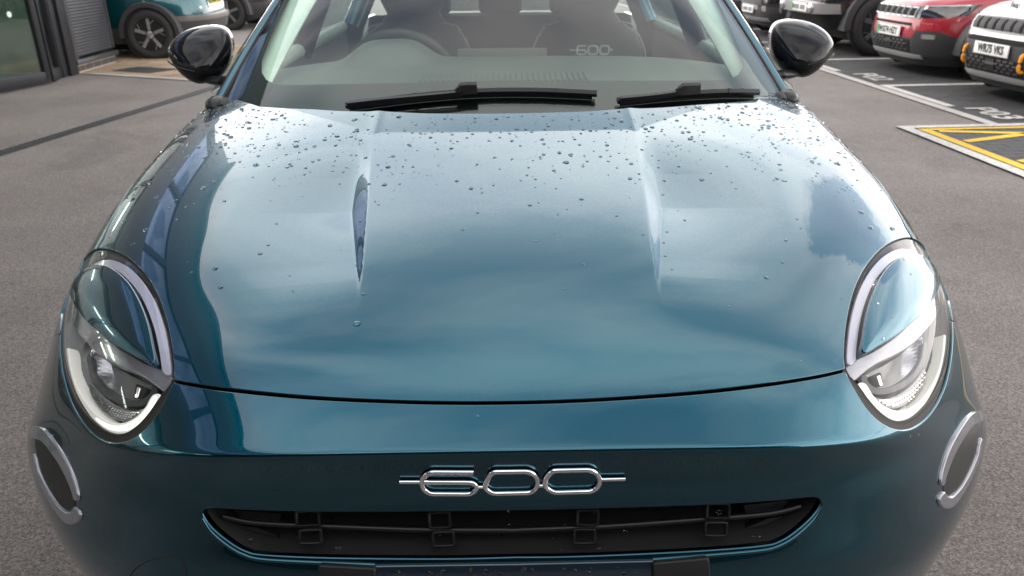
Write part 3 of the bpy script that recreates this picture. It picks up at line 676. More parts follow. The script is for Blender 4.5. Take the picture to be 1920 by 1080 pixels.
for sg in (1, -1):
    v, f = loft(allr, close=True, cap=True); V = np.array(v)*[sg, 1, 1]
    if sg > 0: f = [q[::-1] for q in f]
    flat = px_of.reshape(-1, 2)
    up_f, lo_f, gl_f = [], [], []
    for q in f:
        c = flat[list(q)].mean(0); back = min(q) >= (NF+3)*nO
        (gl_f if back else (up_f if c[1] < seam_y(c[0]) else lo_f)).append(q)
    sh = mesh_obj('door_mirror', V, up_f, 'black_gloss', CAR)
    mesh_obj('mirror_housing', V, lo_f, 'satin_black', sh); mesh_obj('mirror_glass', V, gl_f, 'chrome', sh)
    for o in (sh,): pass
    # turn-signal strip along the seam and the arm to the door
    st = np.array([mir((x, seam_y(x)+9), -.075*(1-min(.98, np.linalg.norm((np.array([x, seam_y(x)+9])-MC)/np.array([62, 56])))**2.6)**.62-.0025) for x in np.linspace(1497, 1554, 12)])*[sg, 1, 1]
    tube_obj('turn_signal', st, .0030, 'black_gloss', sh, n=8, flat=.7)
    arm = np.array([atD(1452, 140, 2.30), atD(1470, 140, 2.34), atD(1490, 136, 2.38), atD(1505, 128, 2.40)])*[sg, 1, 1]
    arm[0][0] -= sg*.03
    tube_obj('mirror_arm', catmull(arm, 4, closed=False), .022, 'satin_black', sh, n=10, flat=.6)

# ------------------------------------------------------------------ cabin
mat('dash_top', (.085, .095, .090), .55, bump=(800, .3, .0005), var=(6, .1))
def dash_pt(s, t):
    b0 = WF(s*.97, .02); y = b0[1]+(2.74-.10*s*s-b0[1])*t
    rise = .052*(1-.75*s**4)*(1-(1-min(1, t/.85))**1.6)
    z = b0[2]-.014+rise-.30*(max(0, t-.90)/.10)**2*.6
    z += .060*math.exp(-((s*.73+.352)/.125)**4)*math.exp(-((t-.86)/.20)**4)
    return (b0[0], y, z)
rows = [[dash_pt(s, t) for s in np.linspace(-1, 1, 81)] for t in np.linspace(0, 1, 34)]
v, f = loft(rows, close=False); dash = mesh_obj('dashboard', v, [q[::-1] for q in f], 'dash_top', CAR)
for k in range(30):
    s_ = (-.235+k*.0163)/.74; p = dash_pt(s_, .36); q = dash_pt(s_, .46)
    box('defrost_rib', ((p[0]+q[0])/2, (p[1]+q[1])/2, (p[2]+q[2])/2+.002), (.007, q[1]-p[1]+.02, .0025), 'dash_top', dash, bev=.001, seg=1, rot=Matrix.Rotation(math.atan2(q[2]-p[2], q[1]-p[1]), 3, 'X'))
box('infotainment_screen', (.0, 2.745, 1.055), (.30, .018, .105), 'dash_top', dash, bev=.008)
ca = np.linspace(0, 2*math.pi, 49)[:-1]
sw = np.array([(-.355+.185*math.cos(a), 2.86-.075*math.sin(a), .985+.170*math.sin(a)) for a in ca])
swo = tube_obj('steering_wheel', sw, .016, 'seat_dark', CAR, n=10, closed=True, normal=(0, -.9, .4))
for a in (R(-15), R(195), R(270)):
    p1 = np.array((-.355, 2.90, .985)); p2 = np.array((-.355+.18*math.cos(a), 2.86-.075*math.sin(a), .985+.17*math.sin(a)))
    tube_obj('wheel_spoke', np.array([p1, (p1+p2)/2, p2]), .018, 'seat_dark', swo, n=8)
box('airbag_boss', (-.355, 2.905, .985), (.15, .05, .12), 'seat_dark', swo, bev=.025, seg=3)
def seat(x0):
    rg = []
    for z, wd, dy, th in ((.50, .25, -.02, .10), (.62, .255, 0, .10), (.78, .255, .03, .095), (.92, .25, .07, .085), (1.02, .235, .10, .075), (1.09, .20, .12, .065), (1.13, .14, .13, .055), (1.17, .11, .135, .05), (1.22, .135, .14, .06), (1.30, .14, .15, .06), (1.36, .12, .16, .05), (1.38, .07, .165, .03)):
        rg.append([(x0+wd*np.sign(math.cos(a))*abs(math.cos(a))**.6, 3.36+dy+th*np.sign(math.sin(a))*abs(math.sin(a))**.8, z) for a in np.linspace(0, 2*math.pi, 29)[:-1]])
    s = loft_obj('seat_back', rg, 'seat_dark', CAR, angle=70)
    box('seat_cushion', (x0, 3.08, .47), (.50, .50, .16), 'seat_dark', CAR, bev=.05, seg=3)
    pip = np.array([rg[i][0] for i in range(1, 7)]+[rg[i][14] for i in range(6, 0, -1)]); pip[:, 1] -= .03
    tube_obj('seat_piping', catmull(pip, 3, closed=False), .0035, 'seat_piping', s, n=6)
    # stitched 600
    def cs(pts, closed=True): tube_obj('stitched_number', np.array([(x0+x*.001, 3.355+.06*(z-.95)-.09, z) for x, z in [(a, 1.038+b*.001) for a, b in pts]]), .0035, 'letter_pale', s, n=6, closed=closed, normal=(0, -1, 0))
    for cx in (0, 46):
        cs(rnd([(cx-18, 16), (cx+18, 16), (cx+18, -16), (cx-18, -16)], True, 12))
    cs(rnd([(-28, 16), (-62, 16), (-64, -16), (-28, -16), (-28, 0), (-75, 0)], False, 9), False)
    cs([(64, 0), (80, 0)], False); cs([(-90, 0), (-70, 0)], False)
seat(-.365); seat(.365)
box('rear_bench', (0, 4.25, .80), (1.2, .18, .62), 'seat_dark', CAR, bev=.06, seg=3)
for x in (-.36, 0, .36): box('rear_headrest', (x, 4.26, 1.18), (.22, .09, .14), 'seat_dark', CAR, bev=.035, seg=3)

# ------------------------------------------------------------------ cabin shell, doors, roof and tail
def belt(y): return .985+.05*sstep(2.2, 2.6, y)+.03*sstep(2.2, 4.6, y)
def flankX(y, z): return (.885-np.where(z > .72, .115, .03)*np.clip((z-.72)/.35, -1, 1)**2*(1-.6*sstep(2.3, 3.2, y))-.05*sstep(.5, .25, z))*(1-.10*sstep(3.9, 5.0, y))
def FL(u, v):
    y = 2.208+u; z = .24+v*(belt(y)-.24); return np.stack([flankX(y, z), y, z], -1)
FS = Surf(FL, (0., 2.75), (0., 1.), n=(30, 30), sign=-1.0)
dsplit = (.0, 1.06, 1.92, 2.75)
for i, nm in enumerate(('front_door', 'rear_door', 'rear_quarter')):
    a, b = dsplit[i]+.003, dsplit[i+1]-.003
    panel(nm, (a, b), (.0, 1.), 40, 40, [lambda u, v: np.hypot(2.208+u-4.31, FL(u, v)[..., 2]-.33)-.37], 'teal_paint', CAR, r=.003, depth=.02, both=True, sf=FS)
mat('headliner', (.55, .56, .53), .8)
# roof and upper frame
rr_ = []
for y, hw, zc in ((2.77, .60, 1.475), (2.9, .605, 1.50), (3.3, .61, 1.525), (3.8, .60, 1.52), (4.3, .575, 1.485), (4.62, .545, 1.43)):
    rr_.append([(hw*s, y+.06*s*s*(1 if y < 3 else -.3), zc-.055*s*s-.02*s**8) for s in np.linspace(-1, 1, 25)])
v, f = loft(rr_, close=False); roof = mesh_obj('roof', v, f, 'teal_paint', CAR)
mesh_obj('headliner', [(x*.98, y, z-.035) for x, y, z in v], [q[::-1] for q in f], 'headliner', CAR)
for sg in (1, -1):
    # inner pillar trims, door inners, B and C pillars, side glass
    e0 = np.array([WF(sg*.93, t)+np.array([0, .05, -.03]) for t in np.linspace(0, 1, 16)])
    tube_obj('pillar_trim', e0, .045, 'ivory_trim', CAR, n=10, flat=.55)
    tube_obj('roof_rail', np.array([(sg*.605, y, z) for y, z in ((2.86, 1.432), (3.3, 1.455), (3.9, 1.445), (4.58, 1.375))]), .026, 'teal_paint', CAR, n=8)
    for nm, pts in (('centre_pillar', [(.80, 3.27, 1.03), (.70, 3.30, 1.25), (.61, 3.34, 1.45)]), ('rear_pillar', [(.76, 4.28, 1.05), (.67, 4.36, 1.25), (.56, 4.42, 1.41)])):
        tube_obj(nm, np.array(pts)*[sg, 1, 1], .040 if nm[0] == 'c' else .055, 'black_gloss' if nm[0] == 'c' else 'teal_paint', CAR, n=8, flat=1)
    g = [(sg*x, y, z) for x, y, z in ((.835, 2.30, 1.04), (.825, 3.25, 1.055), (.62, 3.34, 1.46), (.615, 2.85, 1.455))]
    mesh_obj('side_window', g, [(0, 1, 2, 3)], 'side_glass', CAR, smooth=False)
    g = [(sg*x, y, z) for x, y, z in ((.825, 3.29, 1.055), (.79, 4.22, 1.065), (.60, 4.36, 1.42), (.62, 3.38, 1.46))]
    mesh_obj('side_window', g, [(0, 1, 2, 3)], 'side_glass', CAR, smooth=False)
    box('door_inner', (sg*.80, 3.2, .72), (.05, 2.0, .64), 'dash_top', CAR, bev=.02)
    tube_obj('door_sill_trim', np.array([(sg*.80, y, z) for y, z in ((2.28, 1.03), (2.8, 1.045), (3.3, 1.05), (4.2, 1.06))]), .028, 'ivory_trim', CAR, n=8)
mesh_obj('rear_window', [(-.50, 4.66, 1.41), (.50, 4.66, 1.41), (.62, 4.93, 1.08), (-.62, 4.93, 1.08)], [(0, 1, 2, 3)], 'rear_glass', CAR, smooth=False)
rg = []
for z, hw, y in ((.25, .74, 4.86), (.40, .78, 4.96), (.60, .79, 5.0), (.80, .785, 4.99), (1.0, .76, 4.96), (1.07, .72, 4.93)):
    rg.append([(hw*s, y-.12*s*s-.02*s**6, z) for s in np.linspace(-1, 1, 21)])
v, f = loft(rg, close=False); mesh_obj('tailgate', v, [q[::-1] for q in f], 'teal_paint', CAR)
box('cabin_floor', (0, 3.3, .30), (1.5, 2.9, .06), 'void_black', CAR, bev=0)
box('bulkhead', (0, 2.16, .62), (1.5, .04, .7), 'void_black', CAR, bev=0)
box('undertray', (0, 1.65, .26), (1.2, 1.1, .03), 'void_black', CAR, bev=0)

# ------------------------------------------------------------------ wheels
def wheel_parts(parent, c, rad, wid, spokes, tm, rm, axis='x', sg=1, dark='void_black', style=0):
    """tyre with rim and spokes; axis is the axle direction, sg its outer side"""
    def P(r_, a, t):
        q = (t*sg, r_*math.cos(a), r_*math.sin(a)) if axis == 'x' else (r_*math.cos(a), t*sg, r_*math.sin(a))
        return (c[0]+q[0], c[1]+q[1], c[2]+q[2])
    A = np.linspace(0, 2*math.pi, 41)[:-1]; ri = rad*.68
    prof = [(ri, -wid/2), (rad*.93, -wid/2), (rad*.985, -wid*.42), (rad, -wid*.25), (rad, wid*.25), (rad*.985, wid*.42), (rad*.94, wid*.49), (rad*.80, wid*.52), (ri, wid*.44)]
    ty = loft_obj('tyre', [[P(r_, a, t) for a in A] for r_, t in prof], tm, parent, cap=False, angle=40)
    rim = loft_obj('rim', [[P(r_, a, t) for a in A] for r_, t in ((ri, wid*.44), (ri*.95, wid*.45), (ri*.93, wid*.36), (ri*.90, 0), (ri*.2, -wid*.1), (.001, -wid*.1))], dark, parent, cap=False)
    for k in range(spokes):
        a0 = 2*math.pi*k/spokes+.3; rg = []
        for r_, h in ((rad*.10, .045), (rad*.35, .034), (rad*.655, .040)):
            w_ = h*rad/.34; tt = wid*(.34 if r_ < rad*.3 else .38)
            rg.append([P(r_, a0+d/r_*1.0, t) for d, t in ((-w_, tt-.02), (-w_*.6, tt+.008), (w_*.6, tt+.008), (w_, tt-.02))])
        loft_obj('spoke', rg, rm, rim, cap=True)
        if style:
            rg = []
            for r_, d0 in ((rad*.42, .01), (rad*.66, .10*rad/.34)):
                rg.append([P(r_, a0+(d0+d)/r_, t) for d, t in ((-.012, wid*.34), (-.006, wid*.40), (.006, wid*.40), (.012, wid*.34))])
            loft_obj('spoke', rg, rm, rim, cap=True)
    loft_obj('hub_cap', [[P(r_, a, t) for a in A[::4]] for r_, t in ((rad*.17, wid*.30), (rad*.16, wid*.42), (rad*.08, wid*.45), (.001, wid*.45))], rm, rim, cap=False)
    return ty
mat('alloy', (.45, .45, .46), .28, metal=.9); mat('tyre_black', (.02, .02, .02), .75, bump=(120, .3, .002))
for sg in (1, -1):
    for yy in (1.74, 4.31):
        wroot = bpy.data.objects.new('wheel', None); COL.objects.link(wroot); wroot.parent = CAR; park(wroot)
        wheel_parts(wroot, (sg*.775, yy, .33), .33, .20, 5, 'tyre_black', 'alloy', 'x', sg)
    for yy in (1.74, 4.31):
        rg = [[(sg*x, yy+.37*math.cos(a), .33+.37*math.sin(a)) for a in np.linspace(-.25, math.pi+.25, 25)] for x in (.84, .60)]
        v, f = loft(rg, close=False); mesh_obj('wheel_liner', v, f, 'void_black', CAR)
# ------------------------------------------------------------------ ground
def ground_mat(name, cols, grain=260., bump=.5, patch=.25, brick=None, stain=False):
    m = bpy.data.materials.new(name); m.use_nodes = True; n = m.node_tree.nodes; l = m.node_tree.links; b = n['Principled BSDF']
    t = n.new('ShaderNodeTexCoord'); vo = n.new('ShaderNodeTexVoronoi'); vo.inputs['Scale'].default_value = grain; l.new(t.outputs['Object'], vo.inputs['Vector'])
    nz = n.new('ShaderNodeTexNoise'); nz.inputs['Scale'].default_value = grain*.35; nz.inputs['Detail'].default_value = 6; nz.inputs['Roughness'].default_value = .7; l.new(t.outputs['Object'], nz.inputs['Vector'])
    pz = n.new('ShaderNodeTexNoise'); pz.inputs['Scale'].default_value = .9; pz.inputs['Detail'].default_value = 6; pz.inputs['Roughness'].default_value = .6; l.new(t.outputs['Object'], pz.inputs['Vector'])
    cr = n.new('ShaderNodeValToRGB'); cr.color_ramp.elements[0].position = .15; cr.color_ramp.elements[0].color = (*cols[0], 1); cr.color_ramp.elements[1].position = .85; cr.color_ramp.elements[1].color = (*cols[2], 1)
    e = cr.color_ramp.elements.new(.5); e.color = (*cols[1], 1)
    sp = n.new('ShaderNodeSeparateColor'); l.new(vo.outputs['Color'], sp.inputs[0])
    ml = n.new('ShaderNodeMix'); ml.inputs[0].default_value = .55; l.new(sp.outputs[0], ml.inputs[2]); l.new(nz.outputs['Fac'], ml.inputs[3]); l.new(ml.outputs[0], cr.inputs[0])
    mr = n.new('ShaderNodeMapRange'); mr.inputs['From Min'].default_value = .3; mr.inputs['From Max'].default_value = .7; mr.inputs['To Min'].default_value = 1-patch; mr.inputs['To Max'].default_value = 1+patch
    l.new(pz.outputs['Fac'], mr.inputs[0]); mu = n.new('ShaderNodeMixRGB'); mu.blend_type = 'MULTIPLY'; mu.inputs[0].default_value = 1; l.new(cr.outputs[0], mu.inputs[1]); l.new(mr.outputs[0], mu.inputs[2])
    last = mu.outputs[0]
    hgt = nz.outputs['Fac']
    if brick:
        br = n.new('ShaderNodeTexBrick'); br.inputs['Scale'].default_value = 1; br.inputs['Brick Width'].default_value = .2; br.inputs['Row Height'].default_value = .1; br.inputs['Mortar Size'].default_value = .004
        br.inputs['Color1'].default_value = (1, 1, 1, 1); br.inputs['Color2'].default_value = (.72, .72, .72, 1); br.inputs['Mortar'].default_value = (.35, .35, .35, 1); l.new(t.outputs['Object'], br.inputs['Vector'])
        m2 = n.new('ShaderNodeMixRGB'); m2.blend_type = 'MULTIPLY'; m2.inputs[0].default_value = 1; l.new(last, m2.inputs[1]); l.new(br.outputs['Color'], m2.inputs[2]); last = m2.outputs[0]
    if stain:
        for sc_, p0, p1, lo in ((.55, .56, .66, .80), (3.1, .60, .70, .86), (14., .66, .72, .72)):
            z1 = n.new('ShaderNodeTexNoise'); z1.inputs['Scale'].default_value = sc_; z1.inputs['Detail'].default_value = 7; z1.inputs['Roughness'].default_value = .65; z1.inputs['Distortion'].default_value = .6; l.new(t.outputs['Object'], z1.inputs['Vector'])
            r1 = n.new('ShaderNodeMapRange'); r1.interpolation_type = 'SMOOTHSTEP'; r1.inputs['From Min'].default_value = p0; r1.inputs['From Max'].default_value = p1; r1.inputs['To Min'].default_value = 1; r1.inputs['To Max'].default_value = lo; l.new(z1.outputs['Fac'], r1.inputs[0])
            m3 = n.new('ShaderNodeMixRGB'); m3.blend_type = 'MULTIPLY'; m3.inputs[0].default_value = 1; l.new(last, m3.inputs[1]); l.new(r1.outputs[0], m3.inputs[2]); last = m3.outputs[0]
    l.new(last, b.inputs['Base Color']); b.inputs['Roughness'].default_value = .85; b.inputs['Specular IOR Level'].default_value = .35
    bp = n.new('ShaderNodeBump'); bp.inputs['Strength'].default_value = bump; bp.inputs['Distance'].default_value = .003; l.new(ml.outputs[0], bp.inputs['Height']); l.new(bp.outputs[0], b.inputs['Normal'])
    MATS[name] = m; return m
ground_mat('asphalt', ((.050, .044, .040), (.142, .126, .117), (.27, .243, .226)), 230., 1.0, .22, stain=True)
ground_mat('bay_blocks', ((.030, .030, .031), (.055, .055, .056), (.085, .085, .085)), 160., .3, .2, brick=True)
ground_mat('tan_blocks', ((.26, .18, .11), (.36, .26, .17), (.45, .35, .25)), 140., .3, .25, brick=True)
ground_mat('road_paint', ((.24, .23, .215), (.42, .405, .385), (.52, .505, .48)), 60., .3, .3)
ground_mat('yellow_paint', ((.38, .24, .02), (.55, .36, .03), (.62, .42, .06)), 120., .3, .2)
ground_mat('concrete', ((.24, .22, .20), (.34, .32, .30), (.42, .40, .38)), 120., .3, .15)
ground_mat('paver_dark', ((.030, .030, .031), (.06, .06, .061), (.09, .09, .09)), 160., .4, .15)
mat('drain_metal', (.035, .036, .037), .55, metal=.3)
def sheet(name, pts, z, m, parent=None, kind=None):
    o = mesh_obj(name, [(x, y, z) for x, y in pts], [tuple(range(len(pts)))], m, parent, smooth=False)
    if kind: o['kind'] = kind
    return o
sheet('ground', [(-400, -400), (400, -400), (400, 400), (-400, 400)], 0, 'asphalt', kind='structure')
# bay frame: origin on the edging, e1 runs along the bays away from us, e2 into the bays
BO = np.array([4.09, 8.74]); E1 = np.array([-.052, .9986]); E2 = np.array([.9986, .052])
def bay(a, b): return tuple(BO+E1*a+E2*b)      # a: along, b: into
def strip(name, a0, a1, b0, b1, z, m, parent=None): return sheet(name, [bay(a0, b0), bay(a0, b1), bay(a1, b1), bay(a1, b0)], z, m, parent)
pav = strip('bay_pavement', -2.06, 16, .06, 9, .004, 'bay_blocks'); pav['kind'] = 'structure'
ed = tag(strip('kerb_edging', -2.06, 16, -.05, .06, .010, 'concrete'), kind='structure')
paint = tag(strip('bay_marking', -.05, .05, .16, 5, .010, 'road_paint'), kind='structure')
for a in (2.2, 4.4, 6.6, 8.8): strip('bay_line', a-.05, a+.05, .16, 5, .010, 'road_paint', paint)
for a0, a1 in ((-1.25, .05), (1.15, 2.15), (3.4, 4.3), (5.6, 6.5)): strip('bay_front_line', a0, a1, .08, .17, .0105, 'road_paint', paint)
def text_mesh(s, size, m, M, parent, name, bold=0.0, sx=1.0, thick=.0015):
    cu = bpy.data.curves.new(name, 'FONT'); cu.body = s; cu.size = size; cu.align_x = 'CENTER'; cu.align_y = 'CENTER'; cu.offset = bold; cu.extrude = thick/2; cu.resolution_u = 3
    t = bpy.data.objects.new(name, cu); COL.objects.link(t); bpy.context.view_layer.update()
    me = bpy.data.meshes.new_from_object(t.evaluated_get(bpy.context.evaluated_depsgraph_get())); bpy.data.objects.remove(t)
    me.transform(Matrix.Diagonal((sx, 1, 1, 1))); me.transform(M); me.materials.clear(); me.materials.append(MATS[m])
    o = bpy.data.objects.new(name, me); COL.objects.link(o)
    if parent is not None: o.parent = parent
    return o
for s_, a in (('P02', .62), ('P03', -1.62)):
    c = bay(a, .30); M = Matrix(((-E1[0], E2[0], 0, c[0]), (-E1[1], E2[1], 0, c[1]), (0, 0, 1, .011), (0, 0, 0, 1)))
    text_mesh(s_, .36, 'road_paint', M, paint, 'bay_number', .008, 1.05)
# hatched box in front of the bays, laid in single blocks
hb0, hb1, ha0, ha1 = -.86, 1.6, -6.2, -2.08
hx = tag(sheet('hatched_bay_bed', [bay(ha0, hb0), bay(ha0, hb1), bay(ha1, hb1), bay(ha1, hb0)], .003, 'bay_blocks'), kind='structure')
bmp = bmesh.new(); box_bm(bmp, (0, 0, 0), (.193, .094, .012), .003, seg=1); pm = bpy.data.meshes.new('paver'); bmp.to_mesh(pm); bmp.free(); pm.materials.append(MATS['paver_dark'])
for i in range(22):
    for j in range(12):
        a = ha1-.17-i*.1; b_ = hb0+.16+j*.2+(.1 if i % 2 else 0)
        if b_ > hb1-.05: continue
        o = bpy.data.objects.new('paver', pm); COL.objects.link(o); o.parent = hx
        p = bay(a, b_); o.location = (p[0], p[1], .003+random.uniform(-.001, .001)); o.rotation_euler = (random.uniform(-.006, .006), random.uniform(-.006, .006), math.atan2(E2[1], E2[0])+random.uniform(-.01, .01))
ym = tag(sheet('hatched_marking', [bay(ha1, hb0), bay(ha1, hb1), bay(ha1-.09, hb1), bay(ha1-.09, hb0)], .0135, 'road_paint'), kind='structure')
sheet('white_border', [bay(ha0, hb0), bay(ha1-.091, hb0), bay(ha1-.091, hb0+.10), bay(ha0, hb0+.10)], .0137, 'road_paint', ym)
sheet('yellow_border', [bay(ha0, hb0+.12), bay(ha1-.12, hb0+.12), bay(ha1-.12, hb0+.205), bay(ha0, hb0+.205)], .0132, 'yellow_paint', ym)
sheet('yellow_border', [bay(ha1-.12, hb0+.206), bay(ha1-.12, hb1), bay(ha1-.18, hb1), bay(ha1-.18, hb0+.206)], .0134, 'yellow_paint', ym)
for a0, b0, a1, b1 in ((ha1-.22, hb0+.25, ha1-.75, hb1), (ha1-1.25, hb0+.24, ha1-.60, hb1-.6), (ha1-1.9, hb0+.24, ha1-.9, hb1), (ha1-2.5, hb0+.24, ha1-1.5, hb1), (ha1-.60, hb0+.24, ha1-.2, hb0+1.5)):
    d = np.array([b1-b0, -(a1-a0)]); d /= np.linalg.norm(d); w_ = .038
    sheet('yellow_hatch', [bay(a0+d[0]*w_, b0+d[1]*w_), bay(a1+d[0]*w_, b1+d[1]*w_), bay(a1-d[0]*w_, b1-d[1]*w_), bay(a0-d[0]*w_, b0-d[1]*w_)], .0128, 'yellow_paint', ym)
# drain channel across the yard, and the tan paved entrance
def gp(px, py): return atZ(px, py, 0)[:2]
d0, d1 = np.array([-4.62, 2.2]), np.array([-3.15, 9.62]); dd = (d1-d0)/np.linalg.norm(d1-d0); dn = np.array([dd[1], -dd[0]])
dr = tag(sheet('drain_channel', [tuple(d0-dn*.075), tuple(d0+dn*.075), tuple(d1+dn*.075), tuple(d1-dn*.075)], .003, 'drain_metal'), 'slotted dark metal drain channel crossing the asphalt yard', 'drain')
nsl = 150
for k in range(nsl):
    c = d0+(d1-d0)*(k+.5)/nsl
    ang = math.atan2(dd[1], dd[0])
    o = box('grate_bar', (0, 0, 0), (.030, .12, .008), 'drain_metal', dr, bev=.002, seg=1) if k == 0 else bpy.data.objects.new('grate_bar', gb.data)
    if k == 0: gb = o
    else: COL.objects.link(o); o.parent = dr
    o.location = (c[0], c[1], .005); o.rotation_euler = (0, 0, ang)
tag(sheet('entrance_pavement', [(-5.36, 10.40), (-5.18, 10.36), (-3.30, 9.55), (-2.9, 11.2), (-2.6, 13.4), (-9, 14.2), (-9, 11.62), (-5.36, 11.62)], .004, 'tan_blocks'), kind='structure')
tag(sheet('entrance_edging', [(-5.2, 10.34), (-3.30, 9.52), (-3.26, 9.60), (-5.18, 10.44)], .009, 'concrete'), kind='structure')
tag(sheet('access_cover', [(-5.05, 10.62), (-4.45, 10.36), (-4.2, 10.72), (-4.85, 11.0)], .009, 'drain_metal'), 'dark square access cover set in the tan entrance paving', 'access cover')

# ------------------------------------------------------------------ showroom building
mat('cladding', (.050, .053, .060), .42, metal=.2, var=(3, .12)); mat('frame_dark', (.012, .013, .016), .45, spec=.3, var=(8, .15)); mat('sill_metal', (.07, .075, .08), .4, metal=.4)
mat('brick_dark', (.07, .065, .06), .85, bump=(150, .6, .004), var=(30, .25)); mat('mortar', (.42, .36, .30), .9, bump=(200, .5, .003))
mat('showroom_floor', (.44, .49, .46), .18, coat=.3, var=(1.2, .1)); mat('showroom_wall', (.20, .27, .23), .6, var=(1, .2)); mat('white_plastic', (.75, .75, .73), .4); mat('dot_film', (.55, .62, .58), .5)
thin_glass('shop_glass', (.66, .72, .69), 1.52, gain=1.7)
FX, BY1, BH = -5.42, 11.55, 7.1
BLD = thing('showroom_building', 'dark grey car showroom with ribbed cladding, glazed doors and upper window band', 'building', (FX, 0, 0))
def bpark(o): o.matrix_parent_inverse = Matrix.Translation((-FX, 0, 0)); return o
def bbox(name, lo, hi, m, bev=.004, parent=None):
    c = [(a+b)/2 for a, b in zip(lo, hi)]; s = [b-a for a, b in zip(lo, hi)]
    o = box(name, c, s, m, parent or BLD, bev)
    return bpark(o) if parent is None else o
bbox('upper_wall', (-14, -18, 3.05), (FX, BY1, 4.55), 'cladding'); bbox('parapet', (-14, -18, 5.75), (FX, BY1, BH), 'cladding'); bbox('roof_slab', (-14.1, -18.1, BH), (FX+.12, BY1+.12, BH+.12), 'frame_dark')
bbox('inner_core', (-14, -18, 4.55), (FX-.5, BY1, 5.75), 'frame_dark')
mat('upper_pane', (.22, .30, .46), .03, metal=.75)
for k in range(10):
    y0 = -14+k*2.52
    wf = bbox('window', (FX-.06, y0+2.30, 4.55), (FX-.0, y0+2.52, 5.75), 'frame_dark')
    o = bbox('pane', (FX-.10, y0, 4.60), (FX-.05, y0+2.30, 5.70), 'upper_pane', parent=wf)
# ribbed panel at the corner, visible down to its sill
yp0, yp1 = 10.42, BY1
zz = []; z = .20; v = []; 
while z < 3.05: zz.append(z); z += .0095
prof = [(.0028*(1 if (i % 4) in (1, 2) else 0), z) for i, z in enumerate(zz)]
v = [(FX+.03+dx, yy, z) for yy in (yp0, yp1) for dx, z in prof]; n_ = len(prof)
bpark(mesh_obj('ribbed_panel', v, [(i, i+n_, i+n_+1, i+1) for i in range(n_-1)], 'cladding', BLD, smooth=False))
bbox('corner_wall', (-14, yp0, .19), (FX+.028, yp1, 3.05), 'frame_dark'); bbox('corner_trim', (FX-.02, yp1-.03, .2), (FX+.045, yp1+.02, 3.05), 'cladding'); bbox('panel_edge', (FX, yp0-.02, .16), (FX+.05, yp0+.10, 3.05), 'sill_metal')
bbox('sill', (FX-.05, yp0-.02, .105), (FX+.085, yp1+.03, .165), 'sill_metal', .008)
pl = bbox('plinth', (FX-.2, yp0, 0), (FX+.035, yp1, .105), 'mortar', 0)
for k in range(5): box('brick', (FX+.032, yp0+.14+k*.226, .050), (.02, .205, .062), 'brick_dark', pl, bev=.004)
for k in range(5): box('brick', (FX+.030, yp0+.03+k*.226, .128-.03), (.02, .2, .010), 'brick_dark', pl, bev=.002) if False else None
# door post and two glazed leaves, the first standing slightly open
bbox('door_post', (FX-.06, 10.22, 0), (FX+.07, 10.41, 3.05), 'frame_dark'); bbox('door_post', (FX-.04, 10.08, 0), (FX+.04, 10.205, 3.05), 'frame_dark')
def leaf(p0, p1, name, rail=.13, stile=.075, mid=None):
    p0, p1 = np.array(p0, float), np.array(p1, float); L = np.linalg.norm(p1-p0); ang = math.atan2(*(p1-p0)[::-1]); rt = Matrix.Rotation(ang, 3, 'Z'); c = (p0+p1)/2; u_ = (p1-p0)/L
    root = bpark(box(name, (*c, rail/2+.015), (L, .06, rail), 'frame_dark', BLD, .006, rt))
    for q in (p0+u_*stile/2, p1-u_*stile/2): box('stile', (*q, 1.55), (stile, .064, 3.0), 'frame_dark', root, .006, rt)
    box('top_rail', (*c, 2.95), (L, .06, .12), 'frame_dark', root, .006, rt)
    box('pane', (*c, 1.5), (L-2*stile, .012, 2.75), 'shop_glass', root, 0, rt)
    return root
lf = leaf((-5.66, 8.25), (-5.31, 9.62), 'door_leaf'); leaf((-5.32, 9.67), (-5.42, 10.08), 'door_leaf', .12, .05)
for k in range(7):
    y1 = 8.2-k*2.4; leaf((-5.66, y1-2.36), (-5.66, y1), 'shop_window')
for px, py in ((4, 4), (24, 3)):
    q = np.array([-5.66, 8.25])+(np.array([-5.31, 9.62])-np.array([-5.66, 8.25]))*(.62 if px < 10 else .74)
    bm = bmesh.new(); bmesh.ops.create_cone(bm, cap_ends=True, segments=20, radius1=.032, radius2=.032, depth=.002)
    bmesh.ops.rotate(bm, verts=bm.verts[:], matrix=Matrix.Rotation(R(90), 3, 'X')); bmesh.ops.rotate(bm, verts=bm.verts[:], matrix=Matrix.Rotation(math.atan2(1.37, .35), 3, 'Z'))
    bmesh.ops.translate(bm, verts=bm.verts[:], vec=(q[0]+.012, q[1], .80)); bm_obj('glass_dot', bm, 'dot_film', lf)
bbox('showroom_floor', (-14, -18, .0), (-5.72, 10.4, .02), 'showroom_floor', 0); bbox('back_wall', (-14.1, -18, 0), (-14, 10.4, 3.05), 'showroom_wall', 0); bbox('inner_partition', (-12, 10.3, 0), (-5.6, 10.39, 3.0), 'showroom_wall', 0)
bbox('unseen_dark_block', (-14, -9.5, 0), (9, -6.5, 5.6), 'frame_dark'); mat('tube_light', (.9, .9, .9), .5, emit=(1, .96, .9), estr=26.0)  # unseen block, added behind the camera to darken the bumper's reflections
for k in range(6): bbox('ceiling_light', (-8.2, -4+k*2.6, 2.93), (-7.9, -2.6+k*2.6, 2.97), 'tube_light', 0)
bbox('ceiling', (-14, -18, 2.98), (-5.7, 10.4, 3.04), 'frame_dark', 0)
